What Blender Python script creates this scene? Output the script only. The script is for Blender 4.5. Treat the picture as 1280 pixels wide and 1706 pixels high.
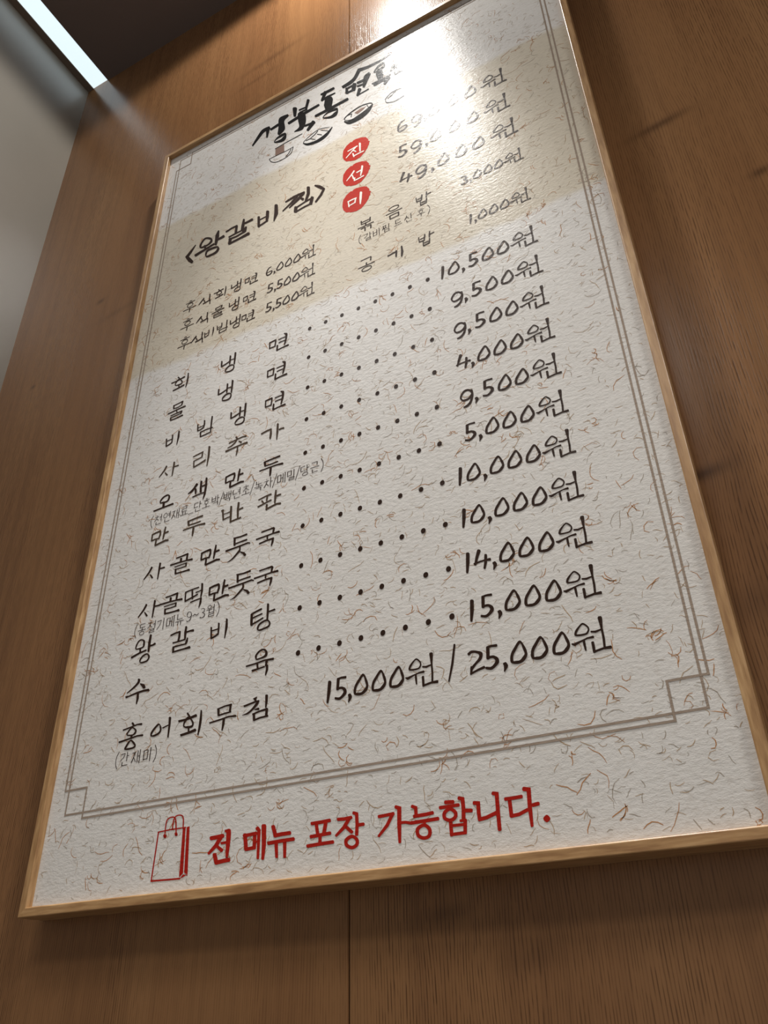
import bpy, math, random
from mathutils import Matrix, Vector

random.seed(7)
scene = bpy.context.scene
for o in list(bpy.data.objects):
    bpy.data.objects.remove(o)

# ------------------------------------------------------------------ units
# The wall is the plane y = 0 facing -y.  The menu board is described in its own
# units: s to the right, t upwards, e out of the wall (sheet of paper at e = 0).
S = 0.75
Z0 = 1.671
WALL_E = -0.03
def P(s, t, e=0.0):
    return Vector((S * s, -S * (e - WALL_E), Z0 + S * t))

T_CEIL = 1.92
S_LEFT = -0.4284

# ------------------------------------------------------------------ camera
cam_d = bpy.data.cameras.new('camera')
cam = bpy.data.objects.new('camera', cam_d)
scene.collection.objects.link(cam)
X = Vector((0.88338901, -0.26556158, -0.38613585))
U = Vector((-0.02195685, -0.84649776, 0.53193933))
N = Vector((-0.46812578, -0.46143103, -0.75361771))
R = Matrix(((X.x, -X.y, -X.z), (-N.x, N.y, N.z), (U.x, -U.y, -U.z)))
cam.matrix_world = Matrix.Translation(P(0.82728, -0.22781, 0.74225)) @ R.to_4x4()
cam_d.sensor_fit = 'HORIZONTAL'
cam_d.sensor_width = 36.0
cam_d.lens = 36.0 * 1368.63 / 1280.0
cam_d.clip_start = 0.02
scene.camera = cam

# ------------------------------------------------------------------ light
world = bpy.data.worlds.new('world')
scene.world = world
world.use_nodes = True
bg = world.node_tree.nodes['Background']
bg.inputs['Color'].default_value = (1.0, 0.96, 0.92, 1)
bg.inputs['Strength'].default_value = 0.31

def light(name, kind, loc, energy, color, **kw):
    d = bpy.data.lights.new(name, kind)
    d.energy = energy
    d.color = color
    for k, v in kw.items():
        setattr(d, k, v)
    o = bpy.data.objects.new(name, d)
    o.location = loc
    scene.collection.objects.link(o)
    return o

# downlight over the board as narrow and wide spots, room lamps, one added fill
LAMPS = [  # name, s, e, energy, colour, cone, blend, radius
    ('downlight_lamp', 0.41, 0.27, 94.0, (1, 0.97, 0.93), 51, 1.0, 0.03),
    ('downlight_spill', 0.41, 0.27, 18.0, (1, 0.97, 0.92), 162, 0.15, 0.03),
    ('room_light', 0.50, 1.60, 95.0, (1, 0.95, 0.87), 120, 1.0, 0.22),
    ('room_light', -0.10, 0.95, 25.0, (1, 0.99, 0.97), 150, 0.9, 0.14),  # added fill, brightens the upper left of the sheet
    ('room_light', 2.15, 1.15, 76.0, (1, 0.95, 0.87), 150, 0.6, 0.18),
]
for (nm, ls, le, en, colr, cone, bl, rad) in LAMPS:
    light(nm, 'SPOT', P(ls, T_CEIL - 0.012, le), en, colr,
          spot_size=math.radians(cone), spot_blend=bl, shadow_soft_size=rad)

scene.view_settings.view_transform = 'Standard'
scene.view_settings.look = 'None'
scene.view_settings.exposure = 0.0
scene.view_settings.gamma = 1.0
scene.view_settings.use_curve_mapping = False

# ------------------------------------------------------------------ node helpers
def new_mat(name):
    m = bpy.data.materials.new(name)
    m.use_nodes = True
    nt = m.node_tree
    b = nt.nodes['Principled BSDF']
    return m, nt, b

def node(nt, kind, **kw):
    n = nt.nodes.new(kind)
    for k, v in kw.items():
        if k.startswith('i_'):
            key = k[2:]
            n.inputs[int(key) if key.isdigit() else key].default_value = v
        else:
            setattr(n, k, v)
    return n

def math_n(nt, op, a, b=None, clamp=False):
    n = nt.nodes.new('ShaderNodeMath')
    n.operation = op
    n.use_clamp = clamp
    for i, v in enumerate((a, b)):
        if v is None:
            continue
        if isinstance(v, (int, float)):
            n.inputs[i].default_value = v
        else:
            nt.links.new(v, n.inputs[i])
    return n.outputs[0]

def mix_c(nt, fac, a, b, blend='MIX'):
    n = nt.nodes.new('ShaderNodeMix')
    n.data_type = 'RGBA'
    n.blend_type = blend
    for i, v in ((0, fac), (6, a), (7, b)):
        if isinstance(v, (int, float)):
            n.inputs[i].default_value = v
        elif isinstance(v, tuple):
            n.inputs[i].default_value = v + (1,) if len(v) == 3 else v
        else:
            nt.links.new(v, n.inputs[i])
    return n.outputs[2]

def ramp(nt, fac, stops):
    n = nt.nodes.new('ShaderNodeValToRGB')
    cr = n.color_ramp
    while len(cr.elements) < len(stops):
        cr.elements.new(0.5)
    for e, (p, c) in zip(cr.elements, stops):
        e.position = p
        e.color = tuple(c) + (1,) if len(c) == 3 else c
    nt.links.new(fac, n.inputs[0])
    return n.outputs[0]

def smooth(nt, v, lo, hi):
    n = nt.nodes.new('ShaderNodeMapRange')
    n.interpolation_type = 'SMOOTHSTEP'
    nt.links.new(v, n.inputs[0])
    n.inputs[1].default_value = lo
    n.inputs[2].default_value = hi
    return n.outputs[0]

def coords(nt, scale=(1, 1, 1)):
    tc = nt.nodes.new('ShaderNodeTexCoord')
    mp = nt.nodes.new('ShaderNodeMapping')
    mp.inputs['Scale'].default_value = scale
    nt.links.new(tc.outputs['Object'], mp.inputs[0])
    return mp.outputs[0], tc.outputs['Object']

def noise(nt, vec, scale, detail=3.0, rough=0.55):
    n = nt.nodes.new('ShaderNodeTexNoise')
    n.inputs['Scale'].default_value = scale
    n.inputs['Detail'].default_value = detail
    n.inputs['Roughness'].default_value = rough
    nt.links.new(vec, n.inputs['Vector'])
    return n.outputs[0]

def bump(nt, b, height, strength, dist):
    n = nt.nodes.new('ShaderNodeBump')
    n.inputs['Strength'].default_value = strength
    n.inputs['Distance'].default_value = dist
    nt.links.new(height, n.inputs['Height'])
    nt.links.new(n.outputs[0], b.inputs['Normal'])

# ------------------------------------------------------------------ wood panelling
KNOTS = [(0.797, 0.247, 0.030, 0.008, 1.0), (0.8675, 0.802, 0.036, 0.008, 0.8), (-0.328, 0.8425, 0.006, 0.005, 0.9),
         (-0.1876, 1.0053, 0.010, 0.006, 0.8), (0.1906, 1.555, 0.075, 0.010, 0.45), (0.4845, -0.139, 0.024, 0.008, 0.55),
         (0.956, 0.640, 0.012, 0.007, 0.8), (0.5602, -0.181, 0.03, 0.012, 0.35), (0.83, 0.10, 0.05, 0.02, 0.4),
         (-0.135, 0.95, 0.045, 0.008, 0.3), (0.15, 1.5, 0.05, 0.007, 0.35), (1.05, 0.35, 0.02, 0.008, 0.8)]
def wall_wood():
    m, nt, b = new_mat('stained_ash_panel')
    tc = nt.nodes.new('ShaderNodeTexCoord')
    sep = nt.nodes.new('ShaderNodeSeparateXYZ')
    nt.links.new(tc.outputs['Object'], sep.inputs[0])
    x, z = sep.outputs[0], sep.outputs[2]
    dark = None
    push = None
    for (ks, kt, a, h, amt) in KNOTS:
        c = P(ks, kt)
        dx = math_n(nt, 'SUBTRACT', x, c.x)
        dz = math_n(nt, 'SUBTRACT', math_n(nt, 'SUBTRACT', z, c.z), math_n(nt, 'MULTIPLY', dx, 0.12))
        ex = math_n(nt, 'DIVIDE', dx, a * S)
        ez = math_n(nt, 'DIVIDE', dz, h * S)
        r2 = math_n(nt, 'ADD', math_n(nt, 'MULTIPLY', ex, ex), math_n(nt, 'MULTIPLY', ez, ez))
        g1 = math_n(nt, 'POWER', 2.718, math_n(nt, 'MULTIPLY', r2, -1.0))
        v = math_n(nt, 'MULTIPLY', g1, amt)
        dark = v if dark is None else math_n(nt, 'MAXIMUM', dark, v)
        ez2 = math_n(nt, 'DIVIDE', dz, h * S * 4)
        g2 = math_n(nt, 'POWER', 2.718, math_n(nt, 'MULTIPLY', math_n(nt, 'ADD', math_n(nt, 'MULTIPLY', ex, ex), math_n(nt, 'MULTIPLY', ez2, ez2)), -0.8))
        p = math_n(nt, 'MULTIPLY', math_n(nt, 'MULTIPLY', dx, g2), -0.22)
        push = p if push is None else math_n(nt, 'ADD', push, p)
    xx = math_n(nt, 'ADD', x, push)
    def vec(sx, sz):
        c = nt.nodes.new('ShaderNodeCombineXYZ')
        nt.links.new(math_n(nt, 'MULTIPLY', xx, sx), c.inputs[0])
        nt.links.new(math_n(nt, 'MULTIPLY', z, sz), c.inputs[2])
        return c.outputs[0]
    broad = noise(nt, vec(7.0, 1.6), 1.0, 3, 0.6)
    mid = noise(nt, vec(60.0, 1.8), 1.0, 3, 0.6)
    grain = noise(nt, vec(430.0, 9.0), 1.0, 2, 0.5)
    pores = noise(nt, vec(620.0, 55.0), 1.0, 2, 0.5)
    base = ramp(nt, broad, [(0.30, (0.218, 0.104, 0.045)), (0.52, (0.262, 0.130, 0.056)), (0.72, (0.300, 0.157, 0.069))])
    base = mix_c(nt, math_n(nt, 'MULTIPLY', smooth(nt, mid, 0.42, 0.70), 0.30), base, (0.135, 0.062, 0.028))
    # fine parallel growth lines, about two millimetres apart, broken into dashes
    drift = noise(nt, vec(40.0, 3.0), 1.0, 2, 0.5)
    ph = math_n(nt, 'ADD', math_n(nt, 'MULTIPLY', xx, 2 * math.pi / 0.0023), math_n(nt, 'MULTIPLY', drift, 26.0))
    ph = math_n(nt, 'ADD', ph, math_n(nt, 'MULTIPLY', grain, 5.0))
    lines = smooth(nt, math_n(nt, 'SINE', ph), 0.15, 0.95)
    zone = smooth(nt, noise(nt, vec(9.0, 1.1), 1.0, 2, 0.5), 0.30, 0.62)
    zone = math_n(nt, 'ADD', math_n(nt, 'MULTIPLY', zone, 0.75), 0.25)
    dash = math_n(nt, 'ADD', math_n(nt, 'MULTIPLY', smooth(nt, pores, 0.40, 0.58), 0.75), 0.25)
    gm = math_n(nt, 'MULTIPLY', math_n(nt, 'MULTIPLY', lines, zone), dash)
    base = mix_c(nt, math_n(nt, 'MULTIPLY', gm, 0.78), base, (0.070, 0.030, 0.013))
    base = mix_c(nt, math_n(nt, 'MULTIPLY', dark, 0.75), base, (0.050, 0.024, 0.013))
    nt.links.new(base, b.inputs['Base Color'])
    b.inputs['Roughness'].default_value = 0.26
    b.inputs['Specular IOR Level'].default_value = 0.27
    hgt = math_n(nt, 'SUBTRACT', math_n(nt, 'MULTIPLY', grain, 0.35), math_n(nt, 'MULTIPLY', gm, 0.8))
    bump(nt, b, hgt, 0.22, 0.0004)
    return m

def frame_wood(name, along):
    m, nt, b = new_mat(name)
    sc = (30, 260, 260) if along == 'X' else (260, 260, 30)
    v, _ = coords(nt, sc)
    g = noise(nt, v, 1.0, 3, 0.6)
    v2, _ = coords(nt, tuple(k * 0.12 for k in sc))
    g2 = noise(nt, v2, 1.0, 2, 0.5)
    c = ramp(nt, g, [(0.33, (0.285, 0.150, 0.062)), (0.52, (0.42, 0.245, 0.108)), (0.70, (0.53, 0.335, 0.165))])
    c = mix_c(nt, math_n(nt, 'MULTIPLY', smooth(nt, g2, 0.4, 0.7), 0.35), c, (0.34, 0.18, 0.075))
    nt.links.new(c, b.inputs['Base Color'])
    b.inputs['Roughness'].default_value = 0.34
    b.inputs['Specular IOR Level'].default_value = 0.5
    bump(nt, b, g, 0.25, 0.0005)
    return m

# every printed colour shares the embossed laminate surface of the sheet
def laminate(nt, b, vec):
    h1 = noise(nt, vec, 190.0, 3, 0.6)
    h2 = noise(nt, vec, 700.0, 2, 0.6)
    h = math_n(nt, 'ADD', h1, math_n(nt, 'MULTIPLY', h2, 0.35))
    bump(nt, b, h, 0.30, 0.0010)
    b.inputs['Roughness'].default_value = 0.28
    b.inputs['Specular IOR Level'].default_value = 0.075

ORIGIN = P(0.3785, -0.111, WALL_E)
def paper():
    m, nt, b = new_mat('printed_hanji_paper')
    v, raw = coords(nt, (1, 1, 1.9))
    sep = nt.nodes.new('ShaderNodeSeparateXYZ')
    nt.links.new(raw, sep.inputs[0])
    z = sep.outputs[2]
    wob = noise(nt, raw, 9.0, 3, 0.6)
    zz = math_n(nt, 'ADD', z, math_n(nt, 'MULTIPLY', math_n(nt, 'SUBTRACT', wob, 0.5), 0.030))
    lo = P(0, 0.704).z - ORIGIN.z
    hi = P(0, 1.090).z - ORIGIN.z
    band = math_n(nt, 'MULTIPLY', smooth(nt, zz, lo - 0.006, lo + 0.006), math_n(nt, 'SUBTRACT', 1.0, smooth(nt, zz, hi - 0.006, hi + 0.006)))
    mott = noise(nt, v, 14.0, 4, 0.6)
    fine = noise(nt, v, 170.0, 3, 0.6)
    pap = mix_c(nt, mott, (0.61, 0.588, 0.56), (0.71, 0.69, 0.668))
    bei = mix_c(nt, mott, (0.54, 0.485, 0.395), (0.64, 0.58, 0.48))
    c = mix_c(nt, band, pap, bei)
    c = mix_c(nt, math_n(nt, 'MULTIPLY', smooth(nt, fine, 0.52, 0.70), 0.22), c, (0.40, 0.34, 0.28))
    nt.links.new(c, b.inputs['Base Color'])
    laminate(nt, b, v)
    return m

def ink(name, col):
    m, nt, b = new_mat(name)
    v, raw = coords(nt, (1, 1, 1.9))
    b.inputs['Base Color'].default_value = col + (1,)
    laminate(nt, b, v)
    return m

def plain(name, col, rough, spec=0.4, nz=None):
    m, nt, b = new_mat(name)
    v, _ = coords(nt)
    n = noise(nt, v, 6.0, 4, 0.6)
    c = mix_c(nt, n, tuple(k * 0.92 for k in col), tuple(min(1, k * 1.08) for k in col))
    nt.links.new(c, b.inputs['Base Color'])
    b.inputs['Roughness'].default_value = rough
    b.inputs['Specular IOR Level'].default_value = spec
    return m

M = {
    'wall': wall_wood(),
    'rail_x': frame_wood('ash_rail_horizontal', 'X'),
    'rail_z': frame_wood('ash_rail_vertical', 'Z'),
    'paper': paper(),
    'ink': ink('dark_brown_ink', (0.032, 0.017, 0.012)),
    'ink_grey': ink('grey_brown_ink', (0.070, 0.048, 0.034)),
    'ink_logo': ink('charcoal_ink', (0.018, 0.017, 0.017)),
    'line': ink('border_line_ink', (0.31, 0.245, 0.195)),
    'red': ink('dark_red_ink', (0.36, 0.016, 0.010)),
    'stamp': ink('stamp_red_ink', (0.43, 0.028, 0.016)),
    'white': ink('white_ink', (0.80, 0.76, 0.70)),
    'noodle': ink('noodle_brown_ink', (0.23, 0.15, 0.12)),
    'fib_rust': ink('rust_fibre', (0.44, 0.215, 0.09)),
    'fib_tan': ink('tan_fibre', (0.43, 0.31, 0.20)),
    'fib_grey': ink('grey_fibre', (0.35, 0.30, 0.245)),
    'panel': plain('grey_white_wall_panel', (0.27, 0.25, 0.215), 0.36, 1.0),
    'ceiling': plain('dark_ceiling', (0.16, 0.127, 0.118), 0.6, 0.25),
    'lip': plain('brown_grey_trim', (0.17, 0.135, 0.105), 0.5),
    'floor': plain('grey_floor', (0.25, 0.22, 0.19), 0.5),
    'gap': plain('dark_gap', (0.02, 0.014, 0.010), 0.9, 0.1),
}
pb = M['panel'].node_tree.nodes['Principled BSDF']
pb.inputs['Coat Weight'].default_value = 0.5
pb.inputs['Coat Roughness'].default_value = 0.38
mg, ntg, bgl = new_mat('led_diffuser')
bgl.inputs['Base Color'].default_value = (0.8, 0.85, 0.88, 1)
bgl.inputs['Emission Color'].default_value = (0.66, 0.80, 0.86, 1)
bgl.inputs['Emission Strength'].default_value = 1.12
M['led'] = mg
GLYPHS = {
 '회': "--94,133,-84,142,-90,121,-73,136,-42,64,-25,79,-31,58,-21,67;--208,45,-216,61,-199,39,-212,67,-93,42,-107,69,68,64,49,98,71,72,60,92;o-51,62,-60,89,-1,6,24,9,-1,-28,18,-53,-72,-29,-62,-56,-109,-18,-127,-23,-100,19,-122,42;--52,-32,-37,-39,-57,-37,-30,-48,-48,-100,-21,-111,-41,-109,-26,-116;--152,-134,-162,-116,-143,-139,-159,-110,-21,-127,-37,-98,78,-113,58,-77,81,-105,69,-83;-119,136,134,129,114,132,139,119,113,45,149,24,108,-50,142,-72,101,-156,119,-168,104,-162,115,-170",
 '물': "--96,129,-78,121,-101,123,-71,110,-93,52,-63,39,-86,41,-68,33;--92,103,-99,117,-84,99,-97,123,16,109,3,132,103,120,90,144,105,126,98,140;-83,143,100,131,75,140,105,120,64,71,93,51,68,60,86,48;--81,44,-86,55,-75,40,-83,59,7,33,-3,53,88,53,77,72,90,57,83,69;--184,-23,-192,-8,-175,-28,-189,-2,-41,-16,-54,10,69,-9,57,17,167,-9,152,23,171,-2,162,17;--23,-4,-10,-6,-25,-10,-3,-13,-9,-54,13,-57,-2,-61,11,-63;--122,-85,-129,-73,-115,-89,-126,-68,-14,-81,-25,-60,112,-83,99,-55,116,-77,108,-61;-92,-53,109,-66,84,-55,113,-77,69,-100,98,-122,73,-111,90,-124;-90,-106,95,-117,84,-102,93,-121,-18,-105,-8,-124,-121,-111,-112,-130,-124,-115,-118,-126;--124,-105,-107,-113,-129,-110,-101,-123,-125,-167,-97,-180,-119,-177,-103,-185;--114,-181,-121,-166,-106,-186,-117,-161,2,-186,-11,-161,136,-178,119,-144,140,-171,130,-150",
 '냉': "--164,89,-145,79,-170,83,-138,66,-166,-27,-134,-44,-159,-40,-140,-50;--151,-44,-159,-29,-143,-48,-156,-23,-64,-32,-79,-7,3,-4,-10,18,4,2,-4,15;--1,131,20,119,-8,125,26,106,-8,30,26,10,-5,-48,21,-63,0,-58,16,-68;-15,23,11,35,21,19,14,39,92,12,85,32,95,16,90,28;-92,160,114,147,84,154,121,132,83,40,120,19,84,-81,113,-98,89,-93,107,-103;o61,-104,55,-76,84,-123,108,-128,74,-177,95,-202,17,-192,28,-220,-52,-174,-58,-194,-48,-149,-71,-127,3,-107,-14,-79",
 '면': "--174,59,-159,51,-179,54,-154,40,-177,-69,-152,-82,-172,-79,-157,-87;--176,38,-182,53,-169,33,-179,58,-49,39,-62,72,-45,46,-53,66;--62,65,-47,55,-68,61,-43,45,-79,-67,-54,-82,-75,-77,-60,-87;--167,-78,-172,-65,-160,-83,-169,-60,-63,-82,-71,-60,-60,-77,-65,-64;--8,29,-13,40,-3,25,-11,45,49,30,41,49,126,31,119,50,128,35,124,46;-0,-40,-5,-29,6,-44,-3,-24,58,-37,50,-18,118,-41,112,-21,121,-37,117,-25;~84,117,87,128,89,110,93,127,111,80,150,93,113,4,147,-18,97,-107,119,-123,100,-116,113,-126;--30,-58,-10,-70,-36,-64,-5,-83,-41,-167,-10,-186,-36,-180,-17,-191;--28,-181,-34,-166,-21,-185,-31,-160,66,-173,56,-149,155,-176,141,-141,188,-173,174,-137,192,-165,183,-144",
 '비': "--144,59,-127,52,-149,54,-121,42,-135,-98,-107,-110,-129,-108,-112,-115;--123,-7,-129,4,-118,-10,-127,8,-22,-6,-31,12,-20,-2,-25,8;--29,91,-12,83,-34,86,-6,73,-31,21,-1,6,-29,-59,-5,-71,-24,-67,-10,-74;--124,-110,-134,-96,-116,-113,-132,-89,-56,-98,-72,-75,-6,-75,-24,-52,-5,-68,-16,-54;-91,120,109,112,85,115,115,101,84,18,125,-3,82,-139,97,-147,84,-144,93,-149",
 '빔': "--164,102,-148,95,-169,97,-142,85,-159,-24,-133,-36,-153,-34,-137,-41;--142,21,-147,32,-136,18,-144,35,-35,23,-43,40,-32,26,-37,37;--42,135,-24,127,-47,129,-17,115,-43,64,-12,48,-47,8,-23,-7,-43,-1,-29,-10;--150,-36,-156,-23,-143,-40,-153,-18,-84,-38,-96,-16,-23,-12,-37,9,-22,-6,-30,7;-99,159,117,149,92,154,123,138,88,52,121,36,94,-140,120,-152,99,-149,114,-157;--90,-83,-97,-70,-83,-87,-94,-65,25,-76,16,-54,145,-83,137,-62,149,-79,144,-66;--96,-65,-77,-73,-101,-71,-71,-84,-93,-161,-63,-174,-86,-172,-68,-179;--80,-172,-86,-159,-73,-176,-83,-155,18,-169,7,-147,112,-157,101,-135,115,-152,108,-139",
 '사': "--58,91,-39,75,-68,89,-36,64,-104,17,-77,-7,-178,-77,-163,-91,-177,-83,-168,-91;--75,-33,-65,-27,-72,-41,-56,-32,-28,-102,-5,-89,-15,-108,-2,-101;-81,115,103,105,74,110,110,92,72,-2,105,-19,73,-138,94,-149,77,-145,90,-152;-92,9,86,23,99,4,90,27,149,1,139,24,189,-1,176,26,193,5,185,21",
 '리': "--169,61,-176,74,-162,58,-173,79,-76,72,-87,93,19,86,8,107,22,91,15,103;--6,108,11,100,-12,104,16,90,-15,14,13,0,-10,4,7,-5;-5,13,11,2,-2,16,9,-2,-76,4,-66,-15,-158,-9,-148,-27,-160,-13,-154,-24;--153,-8,-138,-14,-158,-13,-132,-23,-148,-125,-123,-135,-143,-134,-127,-140;--140,-137,-147,-124,-132,-140,-145,-118,-32,-120,-46,-98,82,-84,65,-58,84,-77,74,-61;-107,166,130,155,99,159,139,141,103,-1,143,-20,102,-189,121,-199,105,-196,117,-202",
 '추': "--35,150,-21,157,-33,138,-9,150,-7,100,16,112,4,94,18,101;--140,69,-147,82,-133,65,-144,87,2,84,-9,107,100,93,92,116,164,79,156,109,170,84,165,102;--8,110,9,94,-18,109,11,82,-44,53,-25,32,-103,21,-88,-2,-162,5,-155,-9,-164,1,-159,-7;-25,54,29,63,29,47,36,61,74,0,87,26,86,-3,94,13;--188,-65,-198,-45,-177,-71,-194,-37,5,-48,-7,-22,112,-41,102,-17,195,-50,181,-12,201,-43,193,-20;-15,-37,31,-44,10,-42,36,-54,8,-99,40,-116,1,-188,17,-198,3,-194,13,-200",
 '가': "--204,20,-213,36,-195,16,-210,43,-114,35,-127,62,-27,40,-39,67,-23,45,-30,62;--46,65,-29,57,-51,59,-24,47,-56,-19,-17,-39,-60,-99,-30,-115,-55,-110,-37,-120;-62,117,84,108,55,110,91,94,53,-25,91,-43,59,-163,78,-172,62,-170,74,-176;-98,-18,91,-1,107,-23,95,5,140,-18,130,10,183,-27,174,8,189,-21,184,0",
 '두': "--122,71,-128,86,-114,67,-124,91,5,77,-5,101,145,80,133,110,150,87,143,105;--124,90,-101,85,-129,80,-91,72,-116,15,-79,7,-106,2,-84,-3;--105,6,-110,19,-98,1,-106,23,9,-2,1,20,114,4,105,26,118,9,112,22;--190,-50,-195,-38,-184,-54,-192,-34,-39,-49,-47,-28,87,-48,80,-24,198,-67,188,-30,205,-61,199,-39;--13,-38,10,-48,-21,-45,17,-61,-23,-120,15,-138,-19,-178,2,-188,-15,-185,-3,-191",
 '오': "o56,85,46,113,67,72,101,69,66,29,99,5,36,-1,53,-28,-29,8,-19,-20,-60,6,-76,-8,-56,29,-83,50,-9,73,-30,99;--17,-1,10,-12,-26,-8,19,-27,-22,-94,23,-112,-12,-108,14,-119;--179,-118,-188,-101,-169,-123,-184,-95,-3,-113,-17,-86,121,-110,106,-79,188,-111,171,-76,194,-104,184,-83",
 '색': "~-38,127,-15,106,-51,127,-13,92,-91,67,-62,39,-133,31,-103,-5,-181,1,-170,-16,-183,-4,-176,-14;--65,49,-42,43,-70,40,-32,31,-60,-6,-21,-19,-53,-46,-26,-58,-48,-55,-32,-62;-31,148,55,138,23,141,64,124,25,47,66,30,32,-49,73,-64,41,-62,65,-71;-66,32,59,47,75,27,62,52,129,31,117,56,133,36,126,51;-122,174,142,165,115,167,150,153,117,43,159,25,112,-94,150,-114,102,-188,117,-197,105,-193,114,-199;--87,-103,-94,-90,-79,-107,-91,-86,20,-94,9,-73,120,-92,110,-71,123,-87,117,-75",
 '만': "--142,64,-124,56,-148,58,-118,46,-147,-44,-117,-57,-141,-55,-123,-62;--139,43,-148,59,-130,38,-145,65,-56,52,-70,79,20,53,4,88,25,61,16,81;-2,79,22,72,-4,72,29,60,0,25,34,8,-12,-35,13,-51,-9,-44,6,-54;--133,-58,-141,-45,-126,-62,-138,-39,-66,-52,-75,-29,13,-58,6,-35,18,-54,13,-40;-92,122,109,113,86,118,113,103,70,19,106,0,67,-77,91,-89,71,-85,85,-92;-98,5,90,22,107,-1,95,28,138,2,125,30,168,5,156,33,172,11,165,28;--56,-45,-37,-54,-63,-50,-30,-65,-66,-140,-33,-155,-60,-152,-40,-160;--54,-156,-62,-139,-44,-161,-59,-133,60,-144,45,-116,136,-134,124,-100,186,-141,180,-113,192,-136,188,-120",
 '반': "--146,89,-128,85,-151,83,-121,75,-139,8,-109,0,-125,-83,-95,-91,-118,-92,-100,-97;--158,62,-165,78,-149,58,-161,83,-112,60,-123,86,-108,66,-115,81;--108,-2,-112,8,-103,-5,-110,11,-51,-5,-58,11,1,0,-7,16,3,3,-1,13;--4,104,16,97,-10,98,23,86,-11,19,30,5,2,-157,34,-168,9,-168,28,-174;--116,-92,-123,-80,-109,-95,-120,-76,-50,-85,-60,-65,1,-80,-9,-60,4,-76,-2,-64;-119,129,140,120,112,123,147,107,105,8,144,-7,119,-128,150,-139,125,-139,144,-145;-142,-10,133,5,151,-15,137,12,184,-9,171,18,213,-6,201,21,217,0,210,16;-11,-165,3,-151,19,-169,7,-145,103,-159,92,-134,172,-156,158,-130,193,-150,178,-124,196,-143,187,-128",
 '판': "--171,42,-177,55,-163,39,-174,60,-57,62,-67,83,39,64,27,93,43,70,36,87;--123,24,-111,29,-122,15,-103,23,-88,-37,-69,-29,-80,-42,-68,-37;--36,77,-19,69,-43,73,-14,59,-48,0,-24,-11,-44,-8,-30,-15;--175,-67,-182,-54,-168,-71,-179,-48,-82,-53,-93,-31,-9,-36,-20,-14,44,-30,33,-5,48,-24,41,-9;-100,126,116,119,94,121,121,110,84,27,121,11,87,-81,113,-91,92,-90,108,-96;-124,10,117,26,133,6,121,32,164,12,154,38,192,10,184,37,197,15,192,31;--37,-57,-18,-65,-44,-63,-12,-76,-47,-142,-15,-156,-41,-154,-22,-161;--35,-150,-45,-133,-26,-155,-41,-126,65,-135,50,-106,135,-122,125,-93,194,-136,188,-102,202,-131,199,-111",
 '골': "--108,94,-114,107,-100,90,-111,111,-4,96,-14,117,102,102,88,129,106,108,98,124;-81,131,101,122,74,127,107,111,69,73,102,59,67,22,101,9,74,12,94,4;--28,86,-4,77,-36,80,3,65,-36,26,3,10,-29,13,-5,4;--199,9,-206,24,-189,4,-201,29,-24,7,-34,29,88,4,80,26,187,-10,176,23,194,-4,187,16;--117,-40,-122,-30,-110,-43,-119,-26,-10,-38,-18,-21,98,-35,90,-18,101,-32,96,-22;-72,-14,90,-19,67,-19,96,-28,70,-67,98,-77,76,-76,93,-82;-90,-65,95,-75,83,-62,92,-79,-4,-68,4,-85,-102,-67,-94,-84,-105,-70,-101,-80;--103,-62,-84,-68,-109,-68,-77,-78,-102,-141,-70,-151,-95,-151,-76,-157;--97,-148,-103,-134,-89,-153,-98,-129,23,-157,13,-134,110,-156,101,-133,157,-164,142,-127,164,-157,155,-135",
 '듯': "--86,126,-91,140,-78,121,-86,145,29,115,20,138,136,121,124,149,141,127,133,144;--77,141,-57,134,-84,134,-49,123,-78,29,-43,18,-70,17,-50,11;--64,33,-70,45,-58,29,-66,49,36,36,28,56,142,39,132,63,146,44,140,59;--199,-39,-206,-23,-190,-43,-202,-17,-70,-34,-81,-10,50,-26,39,-2,159,-16,154,8,190,-27,191,-8,196,-26,197,-14;~22,-14,39,-20,17,-20,44,-29,18,-72,46,-90,-17,-108,5,-131,-90,-173,-76,-191,-155,-204,-150,-211,-155,-206,-152,-211;-39,-111,42,-102,43,-117,48,-102,90,-154,111,-131,109,-185,143,-170,124,-194,144,-184",
 '국': "--109,87,-114,100,-102,83,-110,105,-14,89,-22,110,93,91,82,118,98,97,91,113;-84,113,102,103,76,109,107,92,67,70,98,55,66,27,90,16,70,19,84,12;--184,-1,-190,13,-176,-5,-186,19,-45,3,-53,24,78,12,70,33,181,4,170,37,187,11,181,30;--17,22,-1,17,-22,16,5,8,-19,-30,7,-38,-13,-39,3,-44;--130,-80,-136,-66,-122,-83,-133,-61,-18,-68,-27,-46,98,-66,88,-39,103,-60,97,-45;-77,-38,97,-47,70,-43,102,-58,62,-96,94,-112,55,-150,72,-160,57,-156,67,-162",
 '떡': "--160,99,-145,94,-165,95,-141,86,-164,27,-139,19,-159,-39,-134,-46,-153,-47,-139,-51;--163,86,-169,98,-156,83,-166,102,-52,96,-62,115,66,103,57,122,70,107,64,119;--55,112,-37,107,-60,106,-31,99,-42,-28,-14,-35,-36,-37,-19,-41;--148,-49,-156,-36,-140,-51,-154,-30,-35,-25,-49,-4,62,2,48,22,64,7,56,19;-18,38,11,50,26,34,15,55,70,42,61,58,115,51,106,67,117,55,112,65;-100,163,121,157,93,156,128,146,102,56,137,44,99,-31,122,-40,103,-38,117,-44;--58,-85,-65,-74,-51,-88,-62,-69,24,-76,14,-58,129,-69,120,-50,133,-65,127,-54;-107,-43,126,-50,101,-48,132,-60,96,-116,131,-132,89,-186,101,-193,91,-190,98,-194",
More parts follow.
